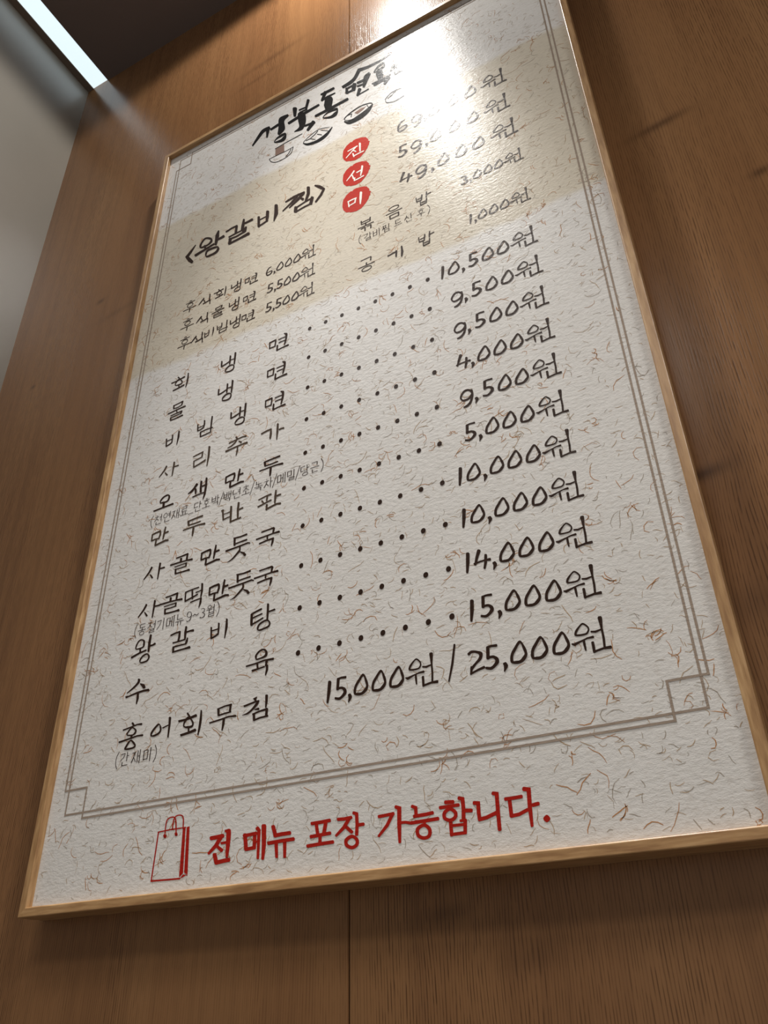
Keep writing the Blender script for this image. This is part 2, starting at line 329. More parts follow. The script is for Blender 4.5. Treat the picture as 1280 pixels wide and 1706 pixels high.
 '왕': "o-58,129,-68,149,-18,110,7,119,-13,63,22,51,-17,34,0,15,-89,27,-80,7,-118,31,-131,20,-117,49,-141,60,-95,105,-117,121;--61,23,-42,19,-66,17,-34,10,-57,-36,-25,-43,-49,-45,-30,-49;--182,-95,-196,-77,-170,-99,-192,-69,-45,-61,-62,-36,69,-41,55,-19,72,-36,64,-23;-93,183,117,174,85,177,124,162,75,76,121,60,83,-52,117,-63,90,-62,110,-68;-112,9,105,24,122,4,110,30,171,6,155,31,210,16,187,45,213,24,199,42;o83,-99,81,-78,105,-124,136,-124,106,-155,130,-169,77,-179,92,-200,-1,-181,2,-202,-11,-165,-36,-161,-3,-142,-26,-127,31,-109,13,-89",
 '갈': "--171,80,-179,93,-162,77,-176,99,-92,92,-104,114,-12,98,-23,119,-8,102,-15,115;--36,118,-14,111,-43,112,-7,100,-42,43,-6,29,-48,-14,-20,-26,-44,-22,-27,-29;-65,165,84,158,58,160,90,148,50,84,91,70,61,-21,89,-29,67,-29,84,-34;-85,69,79,83,94,65,83,88,147,68,138,92,203,57,192,93,212,63,205,85;--123,-34,-129,-22,-116,-38,-125,-18,-20,-36,-29,-16,84,-31,75,-12,88,-27,82,-16;-108,-3,121,-8,103,-6,125,-14,91,-39,128,-56,81,-75,112,-91,85,-84,104,-94;-105,-80,110,-91,98,-76,105,-95,-2,-75,6,-95,-113,-78,-104,-98,-117,-82,-112,-94;--113,-75,-93,-80,-120,-81,-85,-90,-114,-151,-80,-160,-106,-161,-86,-166;--111,-164,-118,-151,-102,-168,-113,-146,-1,-163,-12,-141,97,-162,87,-139,176,-166,160,-129,184,-159,174,-136",
 '탕': "--160,74,-168,88,-151,71,-165,94,-81,92,-95,116,0,110,-12,134,4,116,-4,130;--162,94,-138,87,-169,86,-130,75,-167,10,-128,0,-162,-59,-123,-68,-153,-71,-130,-76;--135,21,-141,32,-128,18,-138,37,-62,33,-72,52,12,45,2,64,15,50,9,61;--143,-65,-150,-54,-135,-68,-147,-48,-55,-44,-68,-24,30,-15,17,4,32,-10,25,2;-77,175,97,169,70,169,104,159,72,74,106,64,75,-47,102,-54,80,-55,96,-59;-103,50,98,63,111,47,101,67,151,52,142,73,197,54,187,79,202,60,195,75;o87,-61,90,-40,116,-96,140,-97,101,-127,119,-147,40,-140,51,-163,-21,-147,-17,-170,-33,-139,-58,-136,-22,-98,-43,-80,30,-69,16,-46",
 '수': "~-6,166,20,157,-15,160,28,145,-15,123,22,103,-70,71,-46,50,-166,11,-155,-1,-167,7,-160,0;-32,89,36,95,35,83,43,95,72,44,110,69,94,17,137,27,111,8,136,14;--177,-60,-187,-41,-163,-65,-181,-34,-120,-55,-132,-37,8,-38,-7,-13,123,-32,110,-3,203,-40,191,-6,212,-34,204,-13;-8,-22,32,-28,1,-29,41,-38,9,-93,49,-105,11,-167,31,-174,14,-172,26,-177",
 '육': "o49,137,49,158,74,111,103,118,73,82,109,63,56,66,73,41,5,54,13,35,-40,52,-46,34,-39,72,-70,77,-41,91,-62,106,1,129,-15,149;--191,-23,-196,-10,-183,-26,-192,-5,-63,-20,-72,1,76,-4,69,17,202,-16,195,14,209,-11,205,7;--39,-1,-22,-3,-44,-7,-15,-11,-31,-85,-3,-89,-24,-93,-7,-95;-96,9,118,0,87,3,124,-11,82,-62,110,-73,86,-71,103,-77;--101,-98,-107,-82,-91,-102,-102,-77,-6,-93,-15,-72,82,-84,73,-63,86,-80,81,-67;-103,-52,124,-57,97,-59,131,-67,98,-110,133,-122,90,-177,107,-184,93,-182,103,-187",
 '홍': "--14,164,3,169,-13,155,15,163,14,121,42,129,25,115,42,120;--140,85,-147,96,-132,82,-143,100,15,103,4,121,86,117,77,135,161,106,153,133,169,111,164,127;o8,91,-2,109,57,56,80,65,56,36,85,20,31,13,43,-4,-31,18,-28,0,-51,22,-71,19,-44,42,-64,55;-6,15,27,9,-1,9,34,0,-1,-32,33,-41,6,-41,26,-47;--180,-62,-188,-48,-170,-65,-183,-43,17,-43,5,-23,113,-30,103,-10,203,-37,195,-13,209,-33,205,-18;o20,-73,22,-53,62,-112,87,-101,84,-136,110,-147,53,-150,66,-171,-43,-151,-35,-172,-47,-157,-75,-152,-30,-127,-56,-112,-2,-88,-25,-71",
 '어': "o-40,58,-51,81,-25,31,1,33,-18,-8,9,-19,-45,-36,-25,-56,-110,-52,-99,-74,-132,-49,-153,-58,-130,-29,-157,-15,-91,20,-116,37;-23,5,16,14,30,3,18,18,79,16,68,32,133,28,122,43,135,32,129,41;-110,135,134,130,102,128,142,119,111,38,144,30,115,-113,138,-119,120,-119,133,-122",
 '무': "--101,106,-81,103,-106,99,-73,94,-94,22,-61,18,-86,14,-66,11;--104,93,-110,104,-96,90,-106,109,7,108,-3,127,103,110,94,133,108,115,103,129;-78,127,97,122,72,122,103,113,67,52,99,43,73,43,92,38;--82,15,-88,27,-75,12,-84,31,7,21,-1,40,99,26,91,45,104,31,99,42;--205,-54,-210,-43,-197,-57,-206,-38,-38,-42,-47,-23,71,-27,64,-8,174,-39,168,-14,181,-34,177,-19;--8,-26,14,-31,-16,-32,21,-41,-17,-92,19,-103,-20,-162,-1,-168,-17,-167,-5,-171",
 '침': "p-69,138,-12,152,-21,97,-39,101;--190,59,-197,73,-181,56,-193,79,-111,69,-122,90,-34,81,-44,102,-3,85,-12,106,2,89,-4,102;~10,105,24,96,2,104,25,88,-31,68,1,45,-84,15,-64,-5,-141,-18,-128,-38,-203,-33,-200,-40,-205,-34,-203,-39;--40,-2,-41,4,-35,-5,-39,6,25,-16,16,15,33,-10,28,9;-110,152,134,147,102,144,142,136,106,76,142,67,109,0,128,-5,113,-5,124,-8;--52,-39,-32,-42,-58,-46,-24,-51,-50,-122,-16,-127,-42,-131,-22,-134;--62,-57,-69,-45,-54,-60,-65,-40,38,-41,28,-21,141,-37,130,-10,147,-30,140,-14;-125,-7,146,-13,117,-14,153,-23,112,-98,148,-107,119,-108,141,-114;--36,-129,-42,-117,-28,-132,-38,-112,53,-118,44,-98,157,-116,150,-93,162,-111,158,-97",
 '원': "o-73,162,-73,181,-41,132,-29,143,-32,107,-16,102,-50,75,-41,58,-87,70,-85,51,-137,74,-138,55,-144,77,-168,71,-139,96,-158,113,-107,138,-118,154;--212,-13,-210,-5,-209,-17,-205,-4,-182,-37,-183,-6,-98,-6,-103,10,-45,7,-48,24,10,4,7,30,16,10,14,25;--96,6,-81,6,-100,-1,-76,-2,-98,-53,-74,-54,-91,-101,-75,-101,-88,-106,-78,-106;--10,69,-9,79,-6,64,-5,82,39,52,38,75,100,67,96,83,103,71,101,80;-88,212,114,209,79,199,123,194,90,90,111,88,92,-13,115,-16,87,-112,108,-115,91,-119,103,-121;--14,-27,2,-28,-20,-35,8,-38,-18,-135,9,-137,-13,-144,4,-145;--11,-140,-14,-126,-5,-143,-9,-121,89,-129,86,-106,157,-136,156,-104,165,-130,164,-111",
 '0': "o29,110,26,142,48,53,75,62,62,-5,90,-12,40,-35,66,-64,6,-64,17,-94,-39,-63,-40,-94,-61,-58,-90,-66,-55,-3,-83,12,-19,52,-42,75",
 '1': "--3,143,22,136,-13,133,30,121,-22,20,20,7,-30,-99,-4,-107,-26,-108,-10,-113",
 '4': "--32,145,-8,130,-45,139,-5,114,-71,63,-38,45,-94,-29,-70,-42,-92,-39,-77,-46;--98,-30,-102,-15,-91,-34,-97,-9,-18,-21,-23,0,33,-19,31,2,94,-32,92,3,102,-26,101,-5;-39,66,58,60,31,58,63,49,23,-28,55,-40,7,-99,32,-110,10,-108,25,-115",
 ',': "~-22,-58,1,-52,-25,-72,13,-62,-18,-93,25,-101,-23,-142,-12,-149,-22,-147,-15,-151",
 '5': "--44,133,-48,147,-37,129,-42,153,9,135,6,160,66,127,66,156,74,132,74,149;--40,154,-18,150,-48,145,-11,139,-56,25,-20,19,-49,14,-28,10;~-50,22,-52,38,-42,17,-45,43,12,17,19,44,35,-8,69,8,35,-25,75,-41,15,-52,36,-79,-19,-71,-12,-102,-65,-60,-69,-85,-73,-63,-75,-78",
 '2': "~-81,99,-91,115,-71,98,-87,124,-40,116,-47,144,6,106,13,131,34,83,73,96,27,49,57,29,-17,7,1,-13,-71,-39,-47,-64,-72,-50,-58,-65;--62,-21,-42,-27,-70,-27,-38,-38,-80,-104,-61,-110,-77,-111,-66,-114;--76,-110,-82,-97,-69,-112,-78,-91,9,-88,1,-66,85,-74,75,-45,91,-67,85,-49",
 '9': "o23,83,26,113,53,53,73,67,59,24,82,5,18,-22,32,-52,-45,-28,-47,-58,-65,5,-90,6,-51,44,-73,67,-16,81,-30,112;~61,91,79,87,56,81,85,76,60,5,90,-9,31,-87,56,-115,-15,-125,0,-161,-52,-136,-46,-159,-55,-141,-52,-155",
 '6': "~34,102,38,94,31,104,37,91,-22,94,-6,71,-61,31,-37,9,-68,-44,-40,-50,-35,-104,-30,-72,28,-101,14,-75,68,-59,46,-41,56,-8,45,-26,3,-2,10,-18,-40,-21,-32,-35,-40,-25,-36,-33",
 '3': "~-35,52,-41,62,-28,49,-38,66,-3,52,-5,75,10,42,40,45,7,25,27,7,-17,14,-7,-1,-19,10,-13,1;~-18,6,-15,13,-15,0,-9,12,13,-20,36,-11,15,-35,48,-51,0,-52,15,-75,-26,-50,-42,-71,-31,-46,-48,-46,-36,-42,-46,-41",
 '3n': "~-31,56,-33,60,-29,55,-32,61,-1,61,-1,68,22,43,33,45,16,20,23,13,-11,10,-7,4,-12,8,-9,5;~-11,7,-10,9,-10,5,-8,9,23,-17,31,-13,28,-40,40,-46,8,-59,13,-68,-28,-56,-35,-65,-33,-46,-40,-46,-35,-44,-40,-44",
 '9n': "o11,59,14,65,31,33,39,33,31,4,40,-3,2,-8,4,-16,-27,10,-34,8,-29,41,-40,46,-16,62,-22,70;~31,30,37,28,29,29,38,25,26,-23,36,-28,5,-55,13,-63,-23,-60,-26,-70,-30,-49,-38,-50,-33,-47,-38,-48",
 '/': "-39,249,52,244,33,244,55,237,-9,36,16,28,-55,-142,-39,-149,-53,-148,-43,-152",
 'H<': "--1243,-123,-1230,-139,-1250,-122,-1229,-148,-1353,-228,-1304,-292,-1452,-325,-1388,-408,-1449,-353,-1411,-402;--1438,-353,-1407,-334,-1429,-388,-1379,-356,-1357,-509,-1301,-465,-1287,-595,-1244,-554,-1259,-613,-1233,-588",
 'H왕': "o-1010,-113,-1032,-58,-900,-193,-885,-147,-897,-216,-842,-274,-950,-275,-923,-329,-1094,-268,-1077,-322,-1095,-271,-1143,-244,-1082,-186,-1121,-139;--1033,-259,-1002,-271,-1038,-275,-987,-294,-1010,-387,-959,-406,-995,-410,-964,-421;--1211,-460,-1236,-411,-1188,-475,-1230,-392,-984,-428,-1014,-366,-783,-396,-812,-335,-779,-382,-796,-345;--739,-33,-716,-53,-748,-37,-710,-71,-792,-138,-698,-217,-785,-385,-729,-429,-774,-410,-741,-437;--727,-313,-743,-278,-712,-323,-738,-265,-630,-324,-662,-253,-570,-320,-609,-237,-564,-301,-587,-251;o-720,-512,-733,-457,-711,-533,-655,-573,-746,-589,-706,-655,-838,-605,-814,-662,-930,-594,-929,-642,-938,-558,-982,-523,-904,-489,-933,-432",
 'H갈': "--548,-206,-562,-176,-535,-214,-559,-164,-416,-189,-438,-139,-299,-190,-319,-140,-295,-180,-306,-150;--337,-135,-300,-162,-349,-145,-289,-191,-353,-339,-293,-384,-341,-367,-305,-394;--182,-57,-155,-79,-192,-64,-147,-100,-214,-224,-139,-285,-217,-344,-158,-394,-207,-372,-172,-402;--141,-227,-157,-188,-125,-240,-151,-174,-40,-239,-66,-173,40,-240,8,-162,46,-223,28,-177;--474,-388,-485,-361,-462,-397,-481,-352,-313,-389,-332,-344,-172,-387,-190,-342,-168,-378,-178,-351;--108,-302,-83,-330,-121,-303,-78,-350,-169,-353,-88,-457,-183,-404,-138,-470,-182,-426,-156,-466;--152,-421,-138,-453,-165,-412,-142,-464,-310,-432,-289,-485,-470,-415,-451,-467,-476,-424,-465,-456;--449,-404,-407,-438,-464,-414,-394,-471,-474,-538,-404,-594,-461,-570,-420,-603;--456,-585,-471,-548,-440,-596,-466,-536,-222,-587,-247,-527,-8,-587,-44,-499,0,-569,-22,-516",
 'H비': "-142,-190,177,-212,132,-203,190,-239,151,-467,209,-502,164,-494,199,-515;-193,-325,184,-301,203,-333,188,-292,327,-327,312,-287,331,-319,322,-294;-324,-147,367,-177,310,-162,382,-212,312,-301,384,-355,317,-425,368,-465,326,-450,357,-474;-168,-495,155,-464,181,-504,159,-453,280,-486,256,-435,374,-457,350,-406,377,-444,363,-414;-498,-90,542,-118,484,-107,558,-154,490,-321,578,-392,485,-519,510,-544,488,-532,503,-546",
 'H찜': "-719,-185,707,-156,730,-193,711,-145,915,-180,889,-108,1110,-177,1094,-125,1116,-167,1106,-136;-954,-145,975,-183,938,-139,975,-202,825,-243,856,-299,662,-364,680,-398,661,-374,672,-394;-1086,-139,1112,-183,1068,-132,1110,-206,955,-235,992,-303,796,-362,814,-396,795,-372,806,-392;-1000,-240,1008,-222,1006,-256,1019,-227,1070,-356,1094,-303,1090,-365,1104,-333;-1157,-38,1199,-66,1144,-55,1214,-101,1151,-218,1218,-278,1117,-377,1157,-422,1121,-398,1145,-425;-954,-480,942,-452,965,-488,945,-441,1121,-450,1103,-403,1289,-429,1272,-382,1293,-419,1283,-391;-1252,-357,1291,-395,1235,-366,1300,-428,1207,-520,1272,-581,1216,-553,1255,-590;-921,-409,962,-438,907,-423,975,-472,901,-539,977,-593,916,-576,962,-608;-970,-584,960,-557,982,-593,964,-546,1124,-572,1108,-526,1254,-569,1238,-523,1258,-560,1249,-532",
 'H>': "-1301,-115,1306,-93,1308,-131,1316,-95,1395,-243,1417,-176,1488,-356,1510,-308,1506,-363,1519,-335;-1485,-299,1511,-332,1471,-300,1514,-355,1417,-417,1458,-476,1323,-539,1351,-584,1323,-554,1340,-581",
 '식': "--23,58,-9,39,-32,60,-8,29,-83,-1,-64,-25,-126,-57,-113,-73,-126,-62,-118,-72;--32,19,-22,19,-32,12,-16,13,-5,-54,18,-53,4,-64,18,-63;-95,87,112,76,89,82,118,64,91,-45,115,-61,96,-55,110,-65;--28,-95,-35,-80,-21,-99,-33,-75,60,-90,48,-66,125,-73,112,-49,127,-67,119,-53;-110,-48,127,-58,105,-53,133,-70,113,-158,133,-169,117,-166,129,-173",
 '밥': "--123,93,-112,88,-126,87,-108,79,-120,-14,-102,-22,-116,-23,-105,-28;--99,26,-102,37,-95,23,-100,41,-23,31,-28,48,-21,34,-24,45;--22,109,-9,99,-28,105,-6,87,-45,-13,-23,-30,-42,-24,-29,-34;--116,-22,-119,-8,-111,-27,-116,-4,-28,-30,-33,-7,-25,-26,-28,-12;-55,128,68,119,50,123,72,107,39,7,60,-9,42,-4,55,-14;-61,45,58,57,66,42,60,62,132,53,126,73,134,57,131,70;--56,-19,-45,-24,-60,-24,-42,-34,-60,-128,-42,-138,-56,-137,-45,-143;--39,-81,-41,-71,-35,-85,-39,-67,36,-84,32,-67,38,-81,36,-70;-48,-22,60,-31,43,-27,63,-41,33,-115,52,-129,36,-125,48,-134;--55,-137,-58,-124,-50,-141,-56,-119,48,-132,42,-109,50,-127,47,-113",
 '기': "--139,-29,-144,-15,-133,-33,-141,-10,15,-11,7,13,17,-5,13,8;--3,29,17,16,-10,22,22,0,-16,-97,9,-113,-12,-109,3,-119;-86,74,102,67,81,65,108,55,81,-40,121,-62,75,-140,98,-158,79,-152,92,-162",
 'STAMP': "p-263,63,-253,139,-195,222,-146,252,-107,270,-86,252,-59,279,-10,283,96,254,186,202,202,167,237,103,227,80,265,28,247,6,249,-43,231,-54,215,-113,158,-193,82,-260,-13,-274,-117,-241,-136,-219,-194,-195,-247,-111,-267,-15",
 '진': "--167,47,-173,65,-161,41,-170,72,-55,54,-64,85,27,57,18,88,30,64,25,82;--12,77,-2,56,-20,80,-3,46,-95,9,-81,-19,-204,-94,-194,-114,-204,-100,-198,-112;--68,8,-63,23,-63,-4,-55,21,-11,-69,-3,-44,-3,-71,1,-56;-59,137,82,121,51,126,90,101,61,-101,86,-118,66,-114,81,-124;--75,-62,-59,-66,-78,-73,-51,-80,-59,-170,-32,-177,-51,-184,-35,-188;--54,-165,-60,-147,-48,-170,-57,-140,59,-162,50,-132,148,-165,140,-135,151,-159,147,-141",
 '선': "--49,119,-36,98,-57,121,-36,85,-121,32,-104,3,-197,-56,-187,-74,-197,-62,-191,-73;--93,22,-80,21,-94,12,-74,11,-71,-96,-42,-99,-62,-110,-44,-112;--2,16,-8,35,5,10,-5,42,70,18,60,49,103,21,93,53,106,28,100,47;-99,150,120,131,91,143,125,113,76,11,110,-21,64,-91,83,-111,66,-102,78,-114;--38,-75,-26,-87,-43,-77,-23,-97,-57,-147,-37,-167,-54,-158,-43,-170;--51,-165,-56,-148,-45,-170,-53,-142,41,-167,32,-139,138,-156,129,-127,140,-149,135,-132",
 '미': "--165,61,-151,55,-169,54,-145,43,-155,-90,-131,-100,-149,-101,-135,-108;--166,32,-172,50,-160,26,-169,56,-79,32,-88,62,-2,28,-10,58,1,34,-3,52;--26,59,-11,46,-32,54,-7,32,-46,-43,-21,-65,-43,-56,-28,-70;--145,-79,-150,-63,-139,-84,-148,-57,-20,-69,-29,-42,-18,-63,-23,-47;-69,153,95,133,59,143,102,110,49,-5,92,-36,54,-144,76,-159,58,-155,71,-164",
 'L성': "~-773,378,-748,303,-801,404,-759,279,-946,412,-888,286,-1046,283,-985,183,-1157,80,-1123,27,-1155,62,-1135,30;--838,392,-780,340,-858,375,-762,289,-834,82,-796,49,-827,62,-804,42;--739,229,-759,280,-720,215,-753,299,-547,236,-585,335,-541,258,-564,318;~-363,461,-339,401,-384,477,-345,378,-562,484,-433,299,-561,192,-404,26,-570,6,-512,-72,-565,-25,-530,-72;o-385,-174,-392,-96,-432,-188,-364,-290,-492,-231,-460,-335,-617,-211,-636,-227,-544,-164,-571,-102",
 'L북': "--240,596,-176,546,-260,569,-153,486,-226,300,-165,253,-213,266,-176,239;-78,614,117,569,62,607,126,532,24,358,77,298,32,328,63,292;--109,380,-119,415,-97,366,-113,426,57,342,41,400,63,352,54,387;--91,292,-101,327,-78,279,-95,338,82,260,66,318,88,270,78,305;--332,118,-354,176,-311,101,-347,198,-27,140,-65,247,348,181,321,263,354,198,338,247;~-108,325,-1,256,-136,272,42,158,-111,42,63,-102,-86,-147,-4,-287,-181,-204,-168,-241,-184,-211,-176,-234;-34,-229,24,-187,49,-245,32,-175,265,-306,244,-214,276,-291,263,-236;-224,-179,268,-254,196,-171,269,-296,86,-352,135,-434,87,-380,116,-430",
 'L동': "-372,498,361,541,387,483,367,555,539,452,511,554,667,457,642,546,675,475,660,528;-459,573,503,511,437,571,509,468,374,343,424,274,379,314,408,273;-405,292,391,334,420,279,396,350,539,298,517,369,689,302,676,348,693,311,685,339;-510,367,614,260,469,338,641,160,446,118,619,-38,484,-59,587,-139,505,-118,567,-165;-265,-107,250,-55,283,-124,257,-38,549,-135,521,-39,967,-126,942,-36,975,-108,960,-54;o728,-253,733,-174,677,-275,736,-385,597,-316,617,-410,448,-254,426,-261,546,-203,527,-146",
 'L면': "~847,347,828,410,868,327,836,432,1027,333,981,460,1132,414,1078,521,1222,589,1158,698,1219,631,1180,696;-1169,618,1155,695,1193,586,1170,715,1384,543,1363,642,1631,538,1611,614,1846,592,1838,621,1848,598,1844,616;-912,312,942,291,903,296,954,262,901,145,974,95,917,103,961,73;-913,237,901,279,927,223,907,293,1130,228,1112,297,1137,242,1125,283;-1077,329,1125,273,1055,317,1137,223,1030,159,1111,67,1041,110,1090,55;-933,100,922,141,946,86,928,154,1113,77,1095,146,1119,91,1109,132;-1148,236,1136,288,1164,217,1144,303,1321,197,1302,283,1330,213,1318,264;-1147,142,1139,183,1160,125,1147,193,1324,80,1312,147,1332,90,1325,130;~1399,405,1430,343,1378,412,1429,308,1287,353,1385,198,1261,69,1308,11,1267,40,1295,5;-1189,83,1230,27,1169,78,1236,-14,1129,-101,1175,-163,1134,-129,1161,-166;-1150,-141,1142,-114,1159,-149,1146,-105,1387,-135,1374,-91,1391,-126,1383,-99",
 'L옥': "o1701,412,1698,476,1689,377,1722,320,1622,343,1641,275,1513,325,1490,308,1598,392,1572,459;-1587,364,1645,315,1567,338,1663,257,1532,214,1691,81,1569,20,1648,-46,1584,-28,1631,-67;-1452,-25,1445,2,1460,-34,1450,11,1645,-49,1635,-5,1829,-52,1818,-7,1833,-43,1827,-16;-1489,-107,1476,-57,1505,-123,1483,-40,1649,-117,1629,-34,1814,-143,1797,-61,1823,-128,1813,-79;-1775,-20,1814,-91,1750,-16,1815,-134,1680,-177,1719,-247,1681,-203,1704,-245",
 'L집': "-1850,166,1841,201,1861,155,1847,213,1988,161,1974,219,1994,172,1985,207;-1947,213,1962,185,1937,214,1962,168,1888,133,1910,82,1818,107,1835,54,1815,94,1825,62;-1919,121,1928,142,1923,102,1939,135,1968,26,1984,59,1979,19,1989,39;-2051,308,2080,277,2039,297,2088,247,2015,64,2063,15,2023,33,2052,4;-1901,35,1924,16,1893,24,1930,-7,1890,-73,1927,-104,1897,-95,1919,-114;-1916,-57,1910,-36,1922,-64,1914,-29,2048,-58,2040,-23,2052,-50,2046,-29;-2045,41,2067,18,2036,33,2072,-5,2024,-70,2060,-107,2030,-93,2051,-115;-1906,-101,1899,-75,1914,-110,1904,-66,2055,-112,2045,-68,2059,-103,2053,-77",
 'BOWL': "--717,-674,-721,-663,-713,-677,-719,-659,-582,-681,-588,-663,-351,-698,-357,-679,-187,-687,-193,-669,-186,-683,-189,-672;~-193,-670,-185,-679,-197,-670,-184,-685,-239,-823,-227,-842,-376,-879,-368,-899,-546,-865,-543,-885,-662,-775,-669,-788,-711,-666,-721,-670,-716,-661,-722,-663;--241,-703,-233,-714,-245,-702,-232,-721,-297,-801,-285,-821,-351,-839,-340,-860,-352,-845,-345,-858;--599,-453,-604,-439,-594,-457,-603,-434,-363,-434,-371,-411,-5,-426,-13,-403,-3,-421,-8,-407;o635,-697,625,-686,512,-606,514,-621,343,-540,348,-556,204,-576,211,-592,94,-633,101,-649,25,-704,35,-714,75,-788,73,-773,273,-852,268,-837,478,-808,472,-793;~24,-731,26,-716,29,-741,32,-717,134,-867,129,-795,368,-930,340,-841,536,-873,496,-788,638,-715,622,-687,638,-706,629,-689;-84,-697,80,-685,88,-701,82,-681,170,-703,167,-683,282,-804,283,-787,286,-804,287,-794;-182,-691,177,-679,187,-693,178,-674,270,-656,260,-636,338,-587,327,-568,338,-581,332,-570;-317,-669,318,-659,320,-676,322,-659,419,-768,420,-751,422,-768,423,-758;-392,-607,392,-597,395,-613,396,-596,472,-680,473,-663,555,-752,556,-735,559,-752,559,-741",
 'NOODLE': "p-590,-457,-402,-447,-383,-678,-585,-672",
 'BOWL2': "o892,-652,872,-638,1010,-563,998,-531,1235,-523,1227,-490,1422,-587,1422,-558,1436,-637,1453,-663,1351,-708,1362,-740,1128,-749,1138,-781,1002,-746,1006,-777;~880,-727,883,-701,888,-744,893,-701,993,-873,982,-766,1222,-892,1170,-734,1383,-810,1328,-684,1457,-674,1433,-626,1457,-658,1443,-629;-953,-588,950,-573,958,-594,952,-569,1028,-603,1044,-589,1013,-671,1027,-687,1015,-679,1023,-689;-1337,-564,1344,-563,1336,-571,1348,-569,1367,-667,1379,-664,1372,-673,1379,-672;~1703,-694,1699,-684,1707,-696,1699,-679,1802,-606,1796,-587,1956,-588,1953,-569,2060,-648,2060,-631,2063,-647,2063,-636;~1697,-692,1705,-692,1697,-699,1709,-698,1727,-813,1735,-795,1885,-889,1881,-865,2055,-870,2048,-847,2057,-865,2053,-851;-1749,-707,1745,-696,1753,-709,1746,-691,1847,-665,1841,-647,1848,-661,1844,-650;-1844,-639,1840,-629,1847,-642,1842,-624,1910,-621,1904,-603,1911,-616,1908,-605",
 'BROTH': "p1085,-609,1198,-577,1326,-593,1262,-650,1149,-694",
 'R전': "--1738,-19,-1748,7,-1720,-26,-1735,17,-1638,-23,-1655,20,-1557,-16,-1575,26,-1546,-7,-1556,19;--1598,16,-1568,0,-1615,12,-1565,-15,-1674,-73,-1632,-100,-1757,-147,-1729,-168,-1758,-156,-1741,-168;--1661,-87,-1647,-75,-1657,-97,-1633,-78,-1582,-157,-1551,-131,-1565,-160,-1546,-145;--1589,-78,-1595,-62,-1578,-83,-1587,-56,-1490,-80,-1499,-53,-1482,-74,-1488,-58;~-1550,43,-1548,61,-1540,35,-1536,63,-1525,23,-1468,53,-1520,-87,-1465,-95,-1514,-209,-1479,-215,-1507,-217,-1486,-221;--1681,-161,-1649,-159,-1687,-173,-1634,-170,-1653,-263,-1600,-260,-1638,-274,-1606,-272;--1648,-272,-1658,-247,-1629,-279,-1647,-237,-1532,-270,-1548,-229,-1454,-265,-1469,-224,-1442,-256,-1451,-232",
 'R메': "--1294,-2,-1264,-3,-1302,-13,-1252,-15,-1273,-169,-1224,-171,-1262,-180,-1232,-182;--1300,-38,-1307,-17,-1286,-44,-1298,-9,-1123,-35,-1134,0,-1113,-27,-1120,-7;--1166,-5,-1138,-9,-1175,-14,-1128,-21,-1172,-162,-1125,-168,-1162,-173,-1134,-177;--1261,-175,-1269,-154,-1246,-182,-1258,-146,-1135,-175,-1147,-139,-1125,-167,-1132,-145;--1159,-110,-1164,-95,-1150,-114,-1157,-90,-1103,-113,-1110,-89,-1096,-108,-1100,-93;--1146,38,-1122,51,-1145,24,-1104,44,-1121,4,-1077,10,-1112,-266,-1078,-270,-1105,-274,-1084,-277;--1060,65,-1022,61,-1071,53,-1009,46,-1054,-135,-1001,-142,-1051,-277,-1015,-283,-1044,-286,-1022,-289",
 'R뉴': "--942,39,-914,42,-947,28,-900,32,-911,-67,-864,-62,-897,-76,-869,-74;--909,-79,-917,-56,-893,-86,-906,-47,-807,-80,-818,-41,-703,-79,-712,-41,-692,-71,-697,-48;--984,-144,-990,-122,-969,-151,-980,-114,-804,-144,-813,-108,-656,-142,-664,-106,-645,-135,-650,-113;--890,-126,-863,-128,-898,-135,-853,-138,-878,-278,-842,-280,-870,-286,-848,-288;--785,-125,-758,-127,-793,-134,-748,-138,-781,-287,-745,-290,-773,-295,-752,-297",
 'BAG': "--2483,147,-2472,144,-2487,144,-2469,140,-2509,-361,-2491,-365,-2505,-366,-2495,-367;--2509,-368,-2512,-357,-2501,-372,-2506,-354,-2292,-377,-2297,-360,-2099,-381,-2104,-364,-2094,-378,-2096,-368;--2488,136,-2491,144,-2482,133,-2488,147,-2319,141,-2324,155,-2087,141,-2091,155,-2083,144,-2086,152;p-2131,140,-2093,142,-2064,-322,-2115,-362;p-2077,149,-2037,155,-2001,-345,-2051,-317;p-2106,-377,-2062,-333,-2021,-349;p-2050,-328,-2001,-348,-2003,-355,-2024,-345;~-2373,79,-2382,81,-2370,82,-2386,85,-2373,192,-2389,196,-2358,259,-2372,269,-2290,274,-2288,288,-2253,242,-2237,245,-2226,92,-2210,91,-2222,89,-2213,88;~-2275,152,-2284,154,-2271,155,-2287,158,-2267,244,-2283,250,-2232,282,-2243,294,-2171,278,-2164,290,-2144,243,-2128,244,-2136,147,-2120,145,-2132,143,-2123,142;--2400,107,-2376,109,-2404,98,-2363,101,-2393,75,-2353,78,-2381,67,-2357,68;--2238,110,-2214,110,-2243,101,-2203,102,-2235,79,-2195,81,-2223,71,-2199,71",
 'R포': "--459,-9,-464,12,-446,-16,-454,19,-339,-15,-348,20,-228,-9,-237,26,-219,-2,-224,19;--407,0,-383,0,-413,-10,-373,-10,-394,-111,-354,-111,-384,-120,-361,-120;--293,0,-267,-7,-304,-8,-260,-19,-324,-107,-281,-118,-317,-119,-291,-125;--466,-135,-472,-115,-453,-142,-462,-107,-336,-136,-345,-102,-221,-131,-230,-97,-212,-123,-217,-103;--358,-113,-334,-115,-366,-121,-326,-125,-364,-201,-325,-205,-356,-211,-332,-213;--503,-221,-508,-200,-489,-227,-498,-193,-335,-221,-343,-187,-188,-218,-195,-184,-178,-211,-182,-191",
